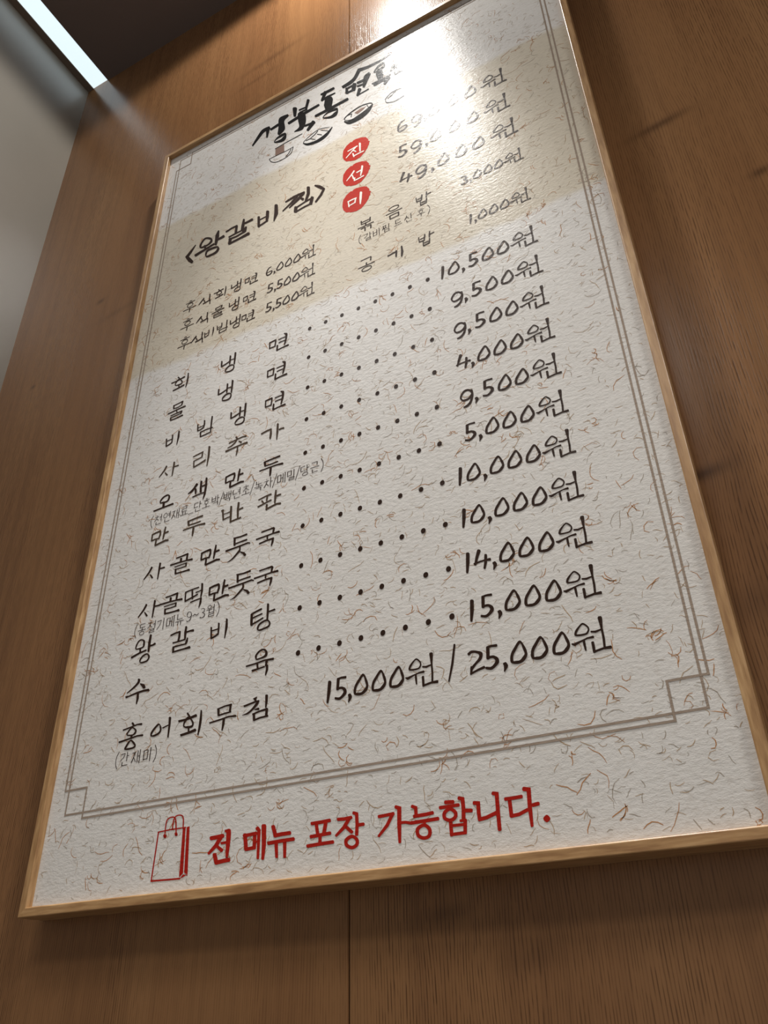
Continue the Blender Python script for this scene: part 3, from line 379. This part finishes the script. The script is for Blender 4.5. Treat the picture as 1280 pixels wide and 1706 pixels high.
 'R장': "--149,-3,-151,17,-138,-10,-141,23,-66,-14,-72,19,22,-8,14,24,31,-1,26,18;--8,18,13,5,-21,15,14,-7,-85,-66,-52,-90,-170,-138,-149,-156,-171,-146,-159,-157;--53,-80,-36,-67,-50,-92,-22,-71,9,-144,37,-123,23,-147,40,-135;-26,43,32,61,34,34,45,63,58,25,96,45,63,-66,101,-70,57,-161,95,-167,64,-171,87,-174;-84,-83,80,-64,95,-90,89,-57,159,-88,153,-56,168,-81,165,-62;o24,-188,22,-155,61,-214,96,-202,59,-245,92,-265,22,-259,24,-292,-19,-240,-52,-256,-23,-210,-59,-189",
 'R가': "-316,-31,313,-12,328,-37,322,-5,411,-33,405,-2,494,-28,487,3,503,-21,499,-2;-475,0,495,-11,464,-4,497,-22,400,-104,431,-124,310,-195,332,-212,309,-203,323,-213;-500,45,508,62,506,35,520,63,531,20,577,42,526,-118,571,-123,533,-281,563,-284,539,-289,557,-290;-556,-113,555,-97,565,-119,563,-91,618,-121,621,-94,676,-137,683,-110,686,-134,690,-118;-678,28,686,44,684,18,698,46,713,5,749,23,714,-67,750,-70,721,-77,743,-78",
 'R능': "-699,-75,696,-55,711,-81,706,-48,844,-77,838,-43,913,-70,906,-37,922,-63,917,-43;-662,-131,659,-111,674,-137,669,-104,806,-135,801,-101,964,-130,960,-97,974,-123,971,-103;o811,-171,815,-139,849,-205,885,-195,843,-246,873,-268,803,-254,799,-286,763,-233,730,-247,760,-192,727,-171;-813,-118,830,-122,806,-123,834,-130,798,-157,827,-163,802,-165,820,-169",
 'R합': "-1033,14,1032,35,1044,6,1044,42,1127,1,1127,36,1138,7,1138,28;-976,-28,974,-9,987,-34,983,-2,1093,-32,1090,-1,1181,-31,1179,0,1191,-25,1189,-6;o1088,-57,1091,-24,1125,-87,1159,-75,1119,-113,1148,-135,1082,-126,1082,-159,1045,-109,1013,-124,1048,-78,1016,-58;-1171,39,1177,59,1180,29,1190,62,1203,22,1242,46,1206,-61,1245,-64,1199,-151,1238,-155,1206,-161,1229,-164;-1235,-84,1237,-63,1245,-92,1248,-57,1305,-99,1307,-64,1316,-93,1318,-73;-1075,-152,1097,-153,1068,-161,1105,-163,1071,-278,1107,-279,1078,-287,1100,-288;-1093,-200,1092,-184,1101,-206,1100,-179,1232,-209,1231,-182,1240,-204,1240,-188;-1224,-145,1246,-147,1216,-153,1253,-157,1207,-273,1243,-277,1213,-282,1235,-285;-1085,-278,1083,-261,1094,-284,1092,-255,1232,-283,1230,-254,1241,-277,1239,-260;-1178,-166,1177,-151,1186,-171,1185,-146,1235,-172,1234,-147,1243,-167,1242,-152",
 'R니': "-1321,-26,1324,-5,1331,-34,1336,0,1356,-39,1396,-10,1355,-109,1393,-109,1360,-172,1398,-171,1368,-181,1391,-181;-1363,-181,1359,-161,1375,-187,1368,-153,1454,-177,1444,-144,1554,-146,1541,-114,1562,-136,1553,-117;-1515,38,1520,58,1524,29,1532,62,1547,23,1586,49,1544,-131,1582,-132,1545,-281,1582,-282,1552,-291,1575,-291",
 'R다': "-1634,-32,1633,-13,1644,-38,1642,-6,1718,-38,1716,-6,1807,-35,1804,-3,1816,-28,1814,-9;-1673,-18,1696,-18,1666,-27,1703,-28,1670,-179,1707,-180,1678,-189,1700,-189;-1675,-186,1673,-167,1686,-192,1682,-160,1766,-185,1758,-154,1854,-154,1841,-125,1860,-145,1853,-127;-1815,36,1820,59,1824,26,1833,64,1856,19,1898,48,1850,-121,1890,-122,1857,-283,1885,-284,1862,-291,1879,-291;-1889,-117,1886,-97,1900,-123,1895,-90,1957,-116,1952,-83,1966,-108,1963,-88;o2014,-235,2018,-204,2014,-236,2047,-240,2014,-237,2010,-267,2014,-236,1981,-232",
}

# ------------------------------------------------------------------ mesh helpers
def link_mesh(name, verts, faces, mat, parent=None, mats=None, midx=None):
    off = Vector((0, 0, 0))
    q = parent
    while q is not None:
        off += q.location
        q = q.parent
    me = bpy.data.meshes.new(name)
    me.from_pydata([tuple(Vector(v) - off) for v in verts], [], faces)
    for mm in (mats or [mat]):
        me.materials.append(mm)
    if midx:
        me.polygons.foreach_set('material_index', midx)
    me.update()
    o = bpy.data.objects.new(name, me)
    scene.collection.objects.link(o)
    if parent is not None:
        o.parent = parent
    return o

class MB:
    def __init__(self):
        self.v, self.f = [], []
    def add(self, vs, fs):
        n = len(self.v)
        self.v += [Vector(p) for p in vs]
        self.f += [tuple(i + n for i in f) for f in fs]
    def box(self, a, b):
        x0, y0, z0 = (min(a[i], b[i]) for i in range(3))
        x1, y1, z1 = (max(a[i], b[i]) for i in range(3))
        self.add([(x0, y0, z0), (x1, y0, z0), (x1, y1, z0), (x0, y1, z0), (x0, y0, z1), (x1, y0, z1), (x1, y1, z1), (x0, y1, z1)],
                 [(0, 3, 2, 1), (4, 5, 6, 7), (0, 1, 5, 4), (1, 2, 6, 5), (2, 3, 7, 6), (3, 0, 4, 7)])
    def build(self, name, mat, parent=None):
        return link_mesh(name, self.v, self.f, mat, parent)

def tag(o, label=None, cat=None, group=None, kind=None):
    for k, v in (('label', label), ('category', cat), ('group', group), ('kind', kind)):
        if v:
            o[k] = v
    return o

# ------------------------------------------------------------------ the setting
def pbox(mb, s0, t0, e0, s1, t1, e1):
    mb.box(P(s0, t0, e0), P(s1, t1, e1))

T_FLOOR = -Z0 / S
S_RIGHT, E_ROOM = 2.6, 3.6
SEAM = 0.3812
GAP = 0.0011
mb = MB()
# two full-height veneered boards with chamfered edges meeting in a narrow open joint
def board(s0, s1):
    c = 0.0016
    prof = [(s0, WALL_E - 0.03), (s0, WALL_E - c), (s0 + c * .6, WALL_E), (s1 - c * .6, WALL_E), (s1, WALL_E - c), (s1, WALL_E - 0.03)]
    lo = [P(s, T_FLOOR, e) for s, e in prof]
    hi = [P(s, T_CEIL + 0.1, e) for s, e in prof]
    n = len(prof)
    mb.add(lo + hi, [(i, (i + 1) % n, (i + 1) % n + n, i + n) for i in range(n)] + [tuple(range(n))[::-1], tuple(range(n, 2 * n))])
board(S_LEFT - 0.05, SEAM - GAP / 2)
board(SEAM + GAP / 2, SEAM + 1.63)
board(SEAM + 1.63 + GAP, S_RIGHT)
tag(mb.build('wall_back', M['wall']), kind='structure')

mb = MB(); pbox(mb, S_LEFT - 0.06, T_FLOOR, WALL_E, S_LEFT, T_CEIL + 0.06, E_ROOM)
tag(mb.build('wall_left', M['panel']), kind='structure')
mb = MB(); pbox(mb, S_LEFT - 0.06, T_FLOOR - 0.1, WALL_E - 0.03, S_RIGHT, T_FLOOR, E_ROOM)
tag(mb.build('floor', M['floor']), kind='structure')
LED0, LED1 = -0.4096, -0.3592
mb = MB()
pbox(mb, LED1, T_CEIL, WALL_E, S_RIGHT, T_CEIL + 0.09, E_ROOM)
tag(mb.build('ceiling', M['ceiling']), kind='structure')
mb = MB(); pbox(mb, S_LEFT, T_CEIL, WALL_E, LED0, T_CEIL + 0.06, E_ROOM)
tag(mb.build('trim_1', M['lip']), kind='structure')

# ------------------------------------------------------------------ LED light line in the ceiling
led = bpy.data.objects.new('linear_light', None)
led.location = P((LED0 + LED1) / 2, T_CEIL + 0.03, WALL_E)
scene.collection.objects.link(led)
tag(led, 'long white light strip set into the dark ceiling along the grey wall', 'light')
mb = MB(); pbox(mb, LED0 + 0.0006, T_CEIL + 0.0015, WALL_E + 0.001, LED1 - 0.0006, T_CEIL + 0.006, 2.9)
mb.build('diffuser', M['led'], led)
mb = MB(); pbox(mb, LED0 + 0.0006, T_CEIL + 0.0065, WALL_E + 0.001, LED1 - 0.0006, T_CEIL + 0.03, 2.9)
mb.build('housing', M['lip'], led)

# ------------------------------------------------------------------ menu board
menu = bpy.data.objects.new('menu_board', None)
menu.location = ORIGIN
scene.collection.objects.link(menu)
tag(menu, 'large framed Korean menu board hung on the brown wooden wall', 'menu board')

OS0, OS1, OT0, OT1 = -0.0385, 0.7957, -0.1108, 1.3197
W = 0.0107
RB = 0.0019
PROF = [(0, WALL_E + 0.0006), (0, 0.0080), (0.0003, 0.0087), (0.0010, 0.0090)]
PROF += [(W - RB + RB * math.sin(a), 0.0090 - RB + RB * math.cos(a)) for a in (math.radians(10 * k) for k in range(10))]
PROF += [(W, WALL_E + 0.0006)]
def rail(side):
    a, b = [], []
    for d, e in PROF:
        lo_s, hi_s, lo_t, hi_t = OS0 + d, OS1 - d, OT0 + d, OT1 - d
        if side == 'bottom': pa, pb = (lo_s, lo_t), (hi_s, lo_t)
        if side == 'top': pa, pb = (hi_s, hi_t), (lo_s, hi_t)
        if side == 'left': pa, pb = (lo_s, hi_t), (lo_s, lo_t)
        if side == 'right': pa, pb = (hi_s, lo_t), (hi_s, hi_t)
        a.append(P(pa[0], pa[1], e)); b.append(P(pb[0], pb[1], e))
    n = len(PROF)
    faces = [(i, (i + 1) % n, (i + 1) % n + n, i + n) for i in range(n)] + [tuple(range(n))[::-1], tuple(range(n, 2 * n))]
    o = link_mesh('frame_rail', a + b, faces, M['rail_x'] if side in ('bottom', 'top') else M['rail_z'], menu)
    return o
for sd in ('bottom', 'top', 'left', 'right'):
    rail(sd)

mb = MB(); pbox(mb, OS0 + W - 0.0001, OT0 + W - 0.0001, -0.006, OS1 - W + 0.0001, OT1 - W + 0.0001, 0.0)
sheet = mb.build('printed_sheet', M['paper'], menu)

E_INK = 0.00022
class Print:
    """flat printed shapes on the sheet, in board units"""
    layer = 0          # overlapping strokes lie a hair apart, like layers of ink
    def __init__(self):
        self.v, self.f = [], []
    def poly(self, pts, e=E_INK):
        n = len(self.v)
        e += 0.000018 * self.layer
        self.layer = (self.layer + 1) % 9
        self.v += [P(s, t, e) for s, t in pts]
        self.f.append(tuple(range(n, n + len(pts))))
    def strip(self, pairs, closed=False, e=E_INK):
        n = len(self.v)
        e += 0.000018 * self.layer
        self.layer = (self.layer + 1) % 9
        for a, b in pairs:
            self.v += [P(a[0], a[1], e), P(b[0], b[1], e)]
        k = len(pairs)
        for i in range(k if closed else k - 1):
            j = (i + 1) % k
            self.f.append((n + 2 * i, n + 2 * i + 1, n + 2 * j + 1, n + 2 * j))
    def line(self, pts, w, e=E_INK):
        pr = []
        for i, p in enumerate(pts):
            a = Vector(pts[max(i - 1, 0)]); b = Vector(pts[min(i + 1, len(pts) - 1)]); c = Vector(p)
            if 0 < i < len(pts) - 1:
                u = (c - a).normalized(); v = (b - c).normalized()
                d = (u + v).normalized(); m = 1 / max(0.6, d.dot(u))
            else:
                d = (b - a).normalized(); m = 1
            nn = Vector((-d.y, d.x)) * w * 0.5 * m
            pr.append((tuple(c + nn), tuple(c - nn)))
        self.strip(pr, False, e)
    def dot(self, s, t, rs, rt, n=14, e=E_INK):
        self.poly([(s + rs * math.cos(2 * math.pi * k / n), t + rt * math.sin(2 * math.pi * k / n)) for k in range(n)], e)
    def build(self, name, mat, label=None, kind=None):
        o = link_mesh(name, self.v, self.f, mat, sheet)
        return tag(o, label=label, kind=kind)

def catmull(pairs, closed, sub=4):
    n = len(pairs)
    out = []
    rng = range(n) if closed else range(n - 1)
    for i in rng:
        if closed:
            q = [pairs[(i + k) % n] for k in (-1, 0, 1, 2)]
        else:
            q = [pairs[max(i - 1, 0)], pairs[i], pairs[i + 1], pairs[min(i + 2, n - 1)]]
        for k in range(sub):
            u = k / sub
            res = []
            for side in (0, 1):
                p0, p1, p2, p3 = (Vector(r[side]) for r in q)
                res.append(tuple(0.5 * ((2 * p1) + (p2 - p0) * u + (2 * p0 - 5 * p1 + 4 * p2 - p3) * u * u + (3 * p1 - p0 - 3 * p2 + p3) * u ** 3)))
            out.append(tuple(res))
    if not closed:
        out.append(pairs[-1])
    return out

def draw(pr, ch, s, t, kx=1.0, ky=1.0, e=E_INK, rot=0.0):
    ca, sa = math.cos(rot), math.sin(rot)
    for part in GLYPHS[ch].split(';'):
        kind = part[0]
        nums = [int(v) * 1e-4 for v in part[1:].split(',')]
        pts = [(nums[i] * kx, nums[i + 1] * ky) for i in range(0, len(nums), 2)]
        pts = [(s + x * ca - y * sa, t + x * sa + y * ca) for x, y in pts]
        if kind == 'p':
            pr.poly(pts, e)
            continue
        pairs = [(pts[i], pts[i + 1]) for i in range(0, len(pts), 2)]
        if kind in '~o':
            pairs = catmull(pairs, kind == 'o')
        pr.strip(pairs, kind == 'o', e)

# ---- thin book-face syllables for the small notes, composed from their letters
LET = {
 'ㄱ': ['0,.12 .9,.06', '.9,.06 .86,.9'], 'ㄲ': ['0,.12 .42,.06', '.42,.06 .40,.95', '.55,.12 .97,.06', '.97,.06 .95,.95'], 'ㄱv': ['0,.14 .9,.06', '.9,.06 .66,.55 .05,1'],
 'ㄴ': ['.08,.05 .1,.88', '.1,.9 1,.84'], 'ㄷ': ['.05,.12 .95,.05', '.1,.12 .1,.9', '.1,.92 1,.86'],
 'ㄹ': ['.05,.1 .9,.05', '.9,.05 .88,.47', '.88,.47 .1,.5', '.1,.5 .1,.95', '.1,.95 1,.9'],
 'ㅁ': ['.1,.08 .12,.95', '.05,.1 .92,.05', '.9,.05 .88,.92', '.1,.92 .92,.88'],
 'ㅂ': ['.1,.02 .12,.95', '.9,0 .88,.95', '.1,.45 .9,.42', '.1,.93 .9,.9'],
 'ㅅ': ['.52,.02 .42,.45 0,1', '.46,.42 .98,.95'],
 'ㅈ': ['.03,.12 .93,.06', '.62,.1 .42,.55 0,1', '.46,.5 1,.96'],
 'ㅉ': ['.0,.12 .95,.06', '.36,.1 .25,.55 0,1', '.28,.5 .5,.95', '.8,.1 .7,.55 .45,1', '.72,.5 1,.95'],
 'ㅊ': ['.38,0 .6,.06', '.03,.27 .95,.22', '.6,.25 .42,.6 0,1', '.46,.58 1,.96'],
 'ㅎ': ['.35,0 .65,.04', '.0,.27 1,.22', 'o.5,.68,.3,.3'], 'ㅇ': ['o.5,.5,.44,.46'],
 'ㅏ': ['.35,0 .35,1', '.35,.45 1,.43'], 'ㅓ': ['.75,0 .75,1', '.05,.45 .75,.42'], 'ㅕ': ['.75,0 .75,1', '.0,.33 .75,.3', '.0,.58 .75,.55'],
 'ㅐ': ['.25,.06 .25,.92', '.82,0 .82,1', '.25,.48 .82,.46'], 'ㅔ': ['.32,.06 .32,.92', '.85,0 .85,1', '-.2,.48 .32,.46'],
 'ㅣ': ['.5,0 .5,1'], 'ㅡ': ['0,.5 1,.45'], 'ㅗ': ['.5,0 .5,.65', '0,.7 1,.65'], 'ㅛ': ['.33,.05 .33,.68', '.67,.05 .67,.68', '0,.72 1,.68'],
 'ㅜ': ['0,.3 1,.25', '.52,.28 .5,1'], 'ㅠ': ['0,.3 1,.25', '.34,.3 .32,1', '.66,.3 .66,1'],
}
CHO = 'ㄱㄲㄴㄷㄸㄹㅁㅂㅃㅅㅆㅇㅈㅉㅊㅋㅌㅍㅎ'
JUNG = 'ㅏㅐㅑㅒㅓㅔㅕㅖㅗㅘㅙㅚㅛㅜㅝㅞㅟㅠㅡㅢㅣ'
JONG = ' ㄱㄲㄳㄴㄵㄶㄷㄹㄺㄻㄼㄽㄾㄿㅀㅁㅂㅄㅅㅆㅇㅈㅊㅋㅌㅍㅎ'
def note_char(pr, ch, s, t, w=0.0138, h=0.0165, th=0.00085):
    def put(j, x0, y0, x1, y1):
        for st in LET[j]:
            if st[0] == 'o':
                cx, cy, rx, ry = (float(v) for v in st[1:].split(','))
                k = 14
                ring = []
                for q in range(k):
                    a = 2 * math.pi * q / k
                    X_, Y_ = x0 + (x1 - x0) * (cx + rx * math.cos(a)), y0 + (y1 - y0) * (cy + ry * math.sin(a))
                    Px, Py = s + (X_ - .5) * w, t + (.5 - Y_) * h
                    ring.append(((Px + th * .5 * math.cos(a), Py - th * .5 * math.sin(a)), (Px - th * .5 * math.cos(a), Py + th * .5 * math.sin(a))))
                pr.strip(ring, True)
                continue
            pts = []
            for q in st.split():
                a, b = (float(v) for v in q.split(','))
                X_, Y_ = x0 + (x1 - x0) * a, y0 + (y1 - y0) * b
                pts.append((s + (X_ - .5) * w, t + (.5 - Y_) * h))
            vert = abs(pts[0][0] - pts[-1][0]) < abs(pts[0][1] - pts[-1][1]) * .5
            pr.line(pts, th * (1.45 if vert else 1.0))
    if ch == '월':
        put('ㅇ', .12, 0, .58, .3); put('ㅜ', .02, .28, .68, .62); put('ㅓ', .6, 0, .98, .58); put('ㄹ', .25, .62, .95, 1)
        return
    c = ord(ch) - 0xAC00
    L, V, F = CHO[c // 588], JUNG[c % 588 // 28], JONG[c % 28].strip()
    if V in 'ㅏㅓㅕㅐㅔㅣ':
        wide = V in 'ㅐㅔ'
        xr = .50 if wide else .58
        l = 'ㄱv' if L == 'ㄱ' else L
        put(l, .02, .10 if not F else .05, xr, .88 if not F else .58)
        put(V, xr + .06, 0, 1, 1 if not F else .66)
        if F:
            put(F, .22, .68, .92, 1)
    else:
        put(L, .15, 0, .85, .56 if not F else .36)
        put(V, 0, .55 if not F else .34, 1, 1 if not F else .66)
        if F:
            put(F, .18, .66, .84, 1)

def paren(pr, s, t, left, h=0.021, th=0.0009):
    k = -1 if left else 1
    pr.line([(s - k * 0.0018, t + h / 2), (s + k * 0.0010, t + h / 4), (s + k * 0.0018, t), (s + k * 0.0010, t - h / 4), (s - k * 0.0018, t - h / 2)], th)

# ---- fibres in the paper
def fibres():
    vs, fs, mi = [], [], []
    rnd = random.Random(21)
    def one(s, t, length, w, kind, curl, ang):
        n = len(vs)
        k = 4
        x, y = s, t
        for i in range(k + 1):
            ww = w * (0.45 + 0.55 * math.sin(math.pi * (i + .5) / (k + 1)))
            vs.append(P(x - math.sin(ang) * ww, y + math.cos(ang) * ww, 0.00010))
            vs.append(P(x + math.sin(ang) * ww, y - math.cos(ang) * ww, 0.00010))
            x += math.cos(ang) * length / k
            y += math.sin(ang) * length / k
            ang += curl + rnd.gauss(0, .28)
        if not (OS0 + W < x < OS1 - W and OT0 + W < y < OT1 - W):
            del vs[n:]
            return
        for i in range(k):
            fs.append((n + 2 * i, n + 2 * i + 1, n + 2 * i + 3, n + 2 * i + 2))
            mi.append(kind)
    def spot():
        return rnd.uniform(OS0 + W + .004, OS1 - W - .004), rnd.uniform(OT0 + W + .004, OT1 - W - .004)
    for _ in range(5200):                       # short pale slivers everywhere
        s, t = spot()
        one(s, t, rnd.uniform(.004, .011), rnd.uniform(.00018, .00040), rnd.choice((1, 1, 2)), rnd.gauss(0, .25), rnd.gauss(0.35, .9))
    for _ in range(1250):                        # longer curled bark fibres
        s, t = spot()
        one(s, t, rnd.uniform(.010, .026), rnd.uniform(.00025, .00050), rnd.choice((0, 0, 1, 1, 2)), rnd.gauss(0, .55), rnd.uniform(0, 6.28))
    for _ in range(250):                        # rusty tufts
        s, t = spot()
        a0 = rnd.uniform(0, 6.28)
        for _ in range(rnd.randint(2, 5)):
            one(s + rnd.gauss(0, .003), t + rnd.gauss(0, .003), rnd.uniform(.006, .018), rnd.uniform(.00025, .00055), 0, rnd.gauss(0, .5), a0 + rnd.gauss(0, .9))
    o = link_mesh('paper_fibres', vs, fs, None, sheet, [M['fib_rust'], M['fib_tan'], M['fib_grey']], mi)
    tag(o, kind='stuff')
fibres()

# ---- printed double border
bd = Print()
BW, BH, NQ, OO = 0.7562, 1.2868, 0.0294, 0.0066
LW = 0.0023
def seg(pr, a, b, w=LW):
    (x0, y0), (x1, y1) = a, b
    d = (Vector(b) - Vector(a)).normalized()
    a = Vector(a) - d * w / 2; b = Vector(b) + d * w / 2
    pr.line([tuple(a), tuple(b)], w)
for a, b in (((0, 0), (BW, 0)), ((BW, 0), (BW, BH)), ((BW, BH), (0, BH)), ((0, BH), (0, 0))):
    seg(bd, a, b)
x0, x1, y0, y1 = -OO, BW + OO, -OO, BH + OO
q = [(x0, NQ), (NQ, NQ), (NQ, y0), (BW - NQ, y0), (BW - NQ, NQ), (x1, NQ), (x1, BH - NQ), (BW - NQ, BH - NQ), (BW - NQ, y1), (NQ, y1), (NQ, BH - NQ), (x0, BH - NQ)]
for i in range(len(q)):
    seg(bd, q[i], q[(i + 1) % len(q)])
bd.build('border_line', M['line'])

# ---- logo lettering with its bowls
pr = Print()
for c in ('L성', 'L북', 'L동', 'L면', 'L옥', 'L집'):
    draw(pr, c, .3, 1.2)
pr.build('logo_lettering', M['ink_logo'])
pr = Print(); draw(pr, 'BOWL', .3, 1.2); draw(pr, 'BOWL2', .3, 1.2)
pr.build('bowl_drawing', M['ink_logo'])
pr = Print(); draw(pr, 'NOODLE', .3, 1.2, e=0.00016); draw(pr, 'BROTH', .3, 1.2, e=0.00016)
pr.build('noodle_drawing', M['noodle'])

# ---- set menu block
pr = Print()
for c in ('H<', 'H왕', 'H갈', 'H비', 'H찜', 'H>'):
    draw(pr, c, .2, 1.0)
pr.build('set_heading', M['ink'])
ST = [(0.4122, 1.0319), (0.4127, 0.9658), (0.4125, 0.8998)]
for (s, t), c in zip(ST, '진선미'):
    pr = Print(); draw(pr, 'STAMP', s, t, 1, 1.03, e=0.00016)
    st = pr.build('red_stamp', M['stamp'])
    pr = Print(); draw(pr, c, s, t, e=0.00030)
    pr.build('stamp_lettering', M['white'])

def price(items, t, k=1.0, name='price', mat='ink'):
    pr = Print()
    for c, s in items:
        if c == '원':
            draw(pr, c, s, t, k * 1.0, k)
        elif c == '3':
            draw(pr, c, s, t - 0.0 + .001, k * 1.6, k * 1.6)
        elif c == '6':
            draw(pr, c, s, t + .001 * k, k * 1.22, k * 1.18)
        else:
            draw(pr, c, s, t, k, k)
    return pr.build(name, M[mat])

K2 = 1.14
price([('6', .4993), ('9', .5255), (',', .541), ('0', .5575), ('0', .5905), ('0', .6210), ('원', .6625)], 1.0315, K2)
price([('5', .4973), ('9', .5219), (',', .5398), ('0', .5560), ('0', .5875), ('0', .6189), ('원', .6612)], 0.9640, K2)
price([('4', .5005), ('9', .5272), (',', .5462), ('0', .5647), ('0', .5943), ('0', .6226), ('원', .6660)], 0.8965, K2)
K3 = 0.80
price([('3', .5944), (',', .6040), ('0', .6148), ('0', .6316), ('0', .6480), ('원', .6725)], 0.8275, K3)
price([('1', .5971), (',', .6040), ('0', .6148), ('0', .6314), ('0', .6478), ('원', .6722)], 0.7380, K3)
price([('6', .2480), (',', .2586), ('0', .2691), ('0', .2855), ('0', .3018), ('원', .3246)], 0.8225, K3 * .98)
price([('5', .2520), (',', .2621), ('5', .2704), ('0', .2855), ('0', .3018), ('원', .3246)], 0.7795, K3 * .98)
price([('5', .2520), (',', .2621), ('5', .2704), ('0', .2855), ('0', .3018), ('원', .3246)], 0.7367, K3 * .98)

def dish(items, t, k=1.0, mat='ink'):
    pr = Print()
    for c, s in items:
        kk = 1.0 if (c in '식밥공기') else k
        if c in '후볶음공':
            note_char(pr, c, s, t, 0.0285, 0.0275, 0.0016)
        else:
            draw(pr, c, s, t, kk, kk)
    return pr.build('dish_name', M[mat])
KS = 0.74
dish([('후', .0840), ('식', .1158), ('회', .1500), ('냉', .1830), ('면', .2123)], 0.8258, KS)
dish([('후', .0840), ('식', .1156), ('물', .1490), ('냉', .1826), ('면', .2121)], 0.7830, KS)
dish([('후', .0838), ('식', .1099), ('비', .1355), ('빔', .1622), ('냉', .1886), ('면', .2127)], 0.7405, KS)
dish([('볶', .4282), ('음', .4775), ('밥', .5272)], 0.8290)
dish([('공', .4283), ('기', .4781), ('밥', .5272)], 0.7390)

def note(text, t, mat='ink', th=0.00085):
    pr = Print()
    for c, s in text:
        if c in '()':
            paren(pr, s, t, c == '(')
        elif c == '/':
            pr.line([(s + .0032, t + .0105), (s - .0032, t - .0105)], th)
        elif c == '_':
            pr.line([(s - .0048, t - .0078), (s + .0048, t - .0078)], th)
        elif c == '~':
            pr.line([(s - .0048, t - .001), (s - .002, t + .0012), (s + .002, t - .0012), (s + .0048, t + .001)], th * 1.2)
        elif c == '9':
            draw(pr, '9n', s, t)
        elif c == '3':
            draw(pr, '3n', s, t)
        else:
            note_char(pr, c, s, t, th=th)
    return pr.build('dish_note', M[mat])
note([('(', .4175), ('갈', .4313), ('비', .4468), ('찜', .4632), ('드', .4833), ('신', .5010), ('후', .5218), (')', .5346)], 0.800)
note(list(zip('(천연재료_단호박/백년초/녹차/메밀/당근)', (.0709, .0824, .0984, .1143, .1299, .1423, .1536, .1690, .1845, .1948, .2050, .2207, .2364, .2468, .2575, .2732, .2836, .2942, .3098, .3202, .3310, .3467, .3582))), 0.3972)
note(list(zip('(동절기메뉴9~3월)', (.0715, .0825, .0985, .1142, .1300, .1457, .1612, .1718, .1830, .1955, .2075))), 0.2266)
note(list(zip('(간재미)', (.0724, .0845, .1028, .1206, .1326))), 0.0555)

# ---- the eleven rows of dishes
ROWS = [('회냉면', '10,500원'), ('물냉면', '9,500원'), ('비빔냉면', '9,500원'), ('사리추가', '4,000원'), ('오색만두', '9,500원'),
        ('만두반판', '5,000원'), ('사골만듯국', '10,000원'), ('사골떡만듯국', '10,000원'), ('왕갈비탕', '14,000원'), ('수육', '15,000원'), ('홍어회무침', '25,000원')]
COLS = {2: (.089, .277), 3: (.089, .184, .276), 4: (.089, .151, .213, .276), 5: (.089, .137, .184, .231, .278), 6: (.089, .1275, .166, .204, .241, .279)}
SLOT = {7: (.5480, .5645, .5784, .5931, .6147, .6366, .668), 6: (.5652, .5778, .5931, .6147, .6366, .668)}
for i, (nm, pc) in enumerate(ROWS):
    t = 0.6545 - 0.0571 * i
    mat = 'ink_grey' if i in (3, 5) else 'ink'
    pr = Print()
    for c, s in zip(nm, COLS[len(nm)]):
        draw(pr, c, s, t)
    pr.build('dish_name', M[mat], 'grey brown lettering' if i in (3, 5) else None)
    if i < 10:
        pr = Print()
        for j in range(8):
            pr.dot(.3310 + .0277 * j, t, .0031, .0035)
        pr.build('dot_leader', M['ink'])
    pr = Print()
    for c, s in zip(pc, SLOT[len(pc)]):
        draw(pr, c, s, t)
    if i == 10:
        for c, s in zip('15,000원/', (.3735, .3882, .4000, .4138, .4357, .4570, .4882, .5211)):
            draw(pr, c, s, t + .001)
    pr.build('price', M['ink'])

# ---- red footer
pr = Print()
for c in ('R전', 'R메', 'R뉴', 'R포', 'R장', 'R가', 'R능', 'R합', 'R니', 'R다'):
    draw(pr, c, .4, -.05)
pr.build('takeaway_notice', M['red'])
pr = Print(); draw(pr, 'BAG', .4, -.05)
pr.build('shopping_bag_drawing', M['red'])
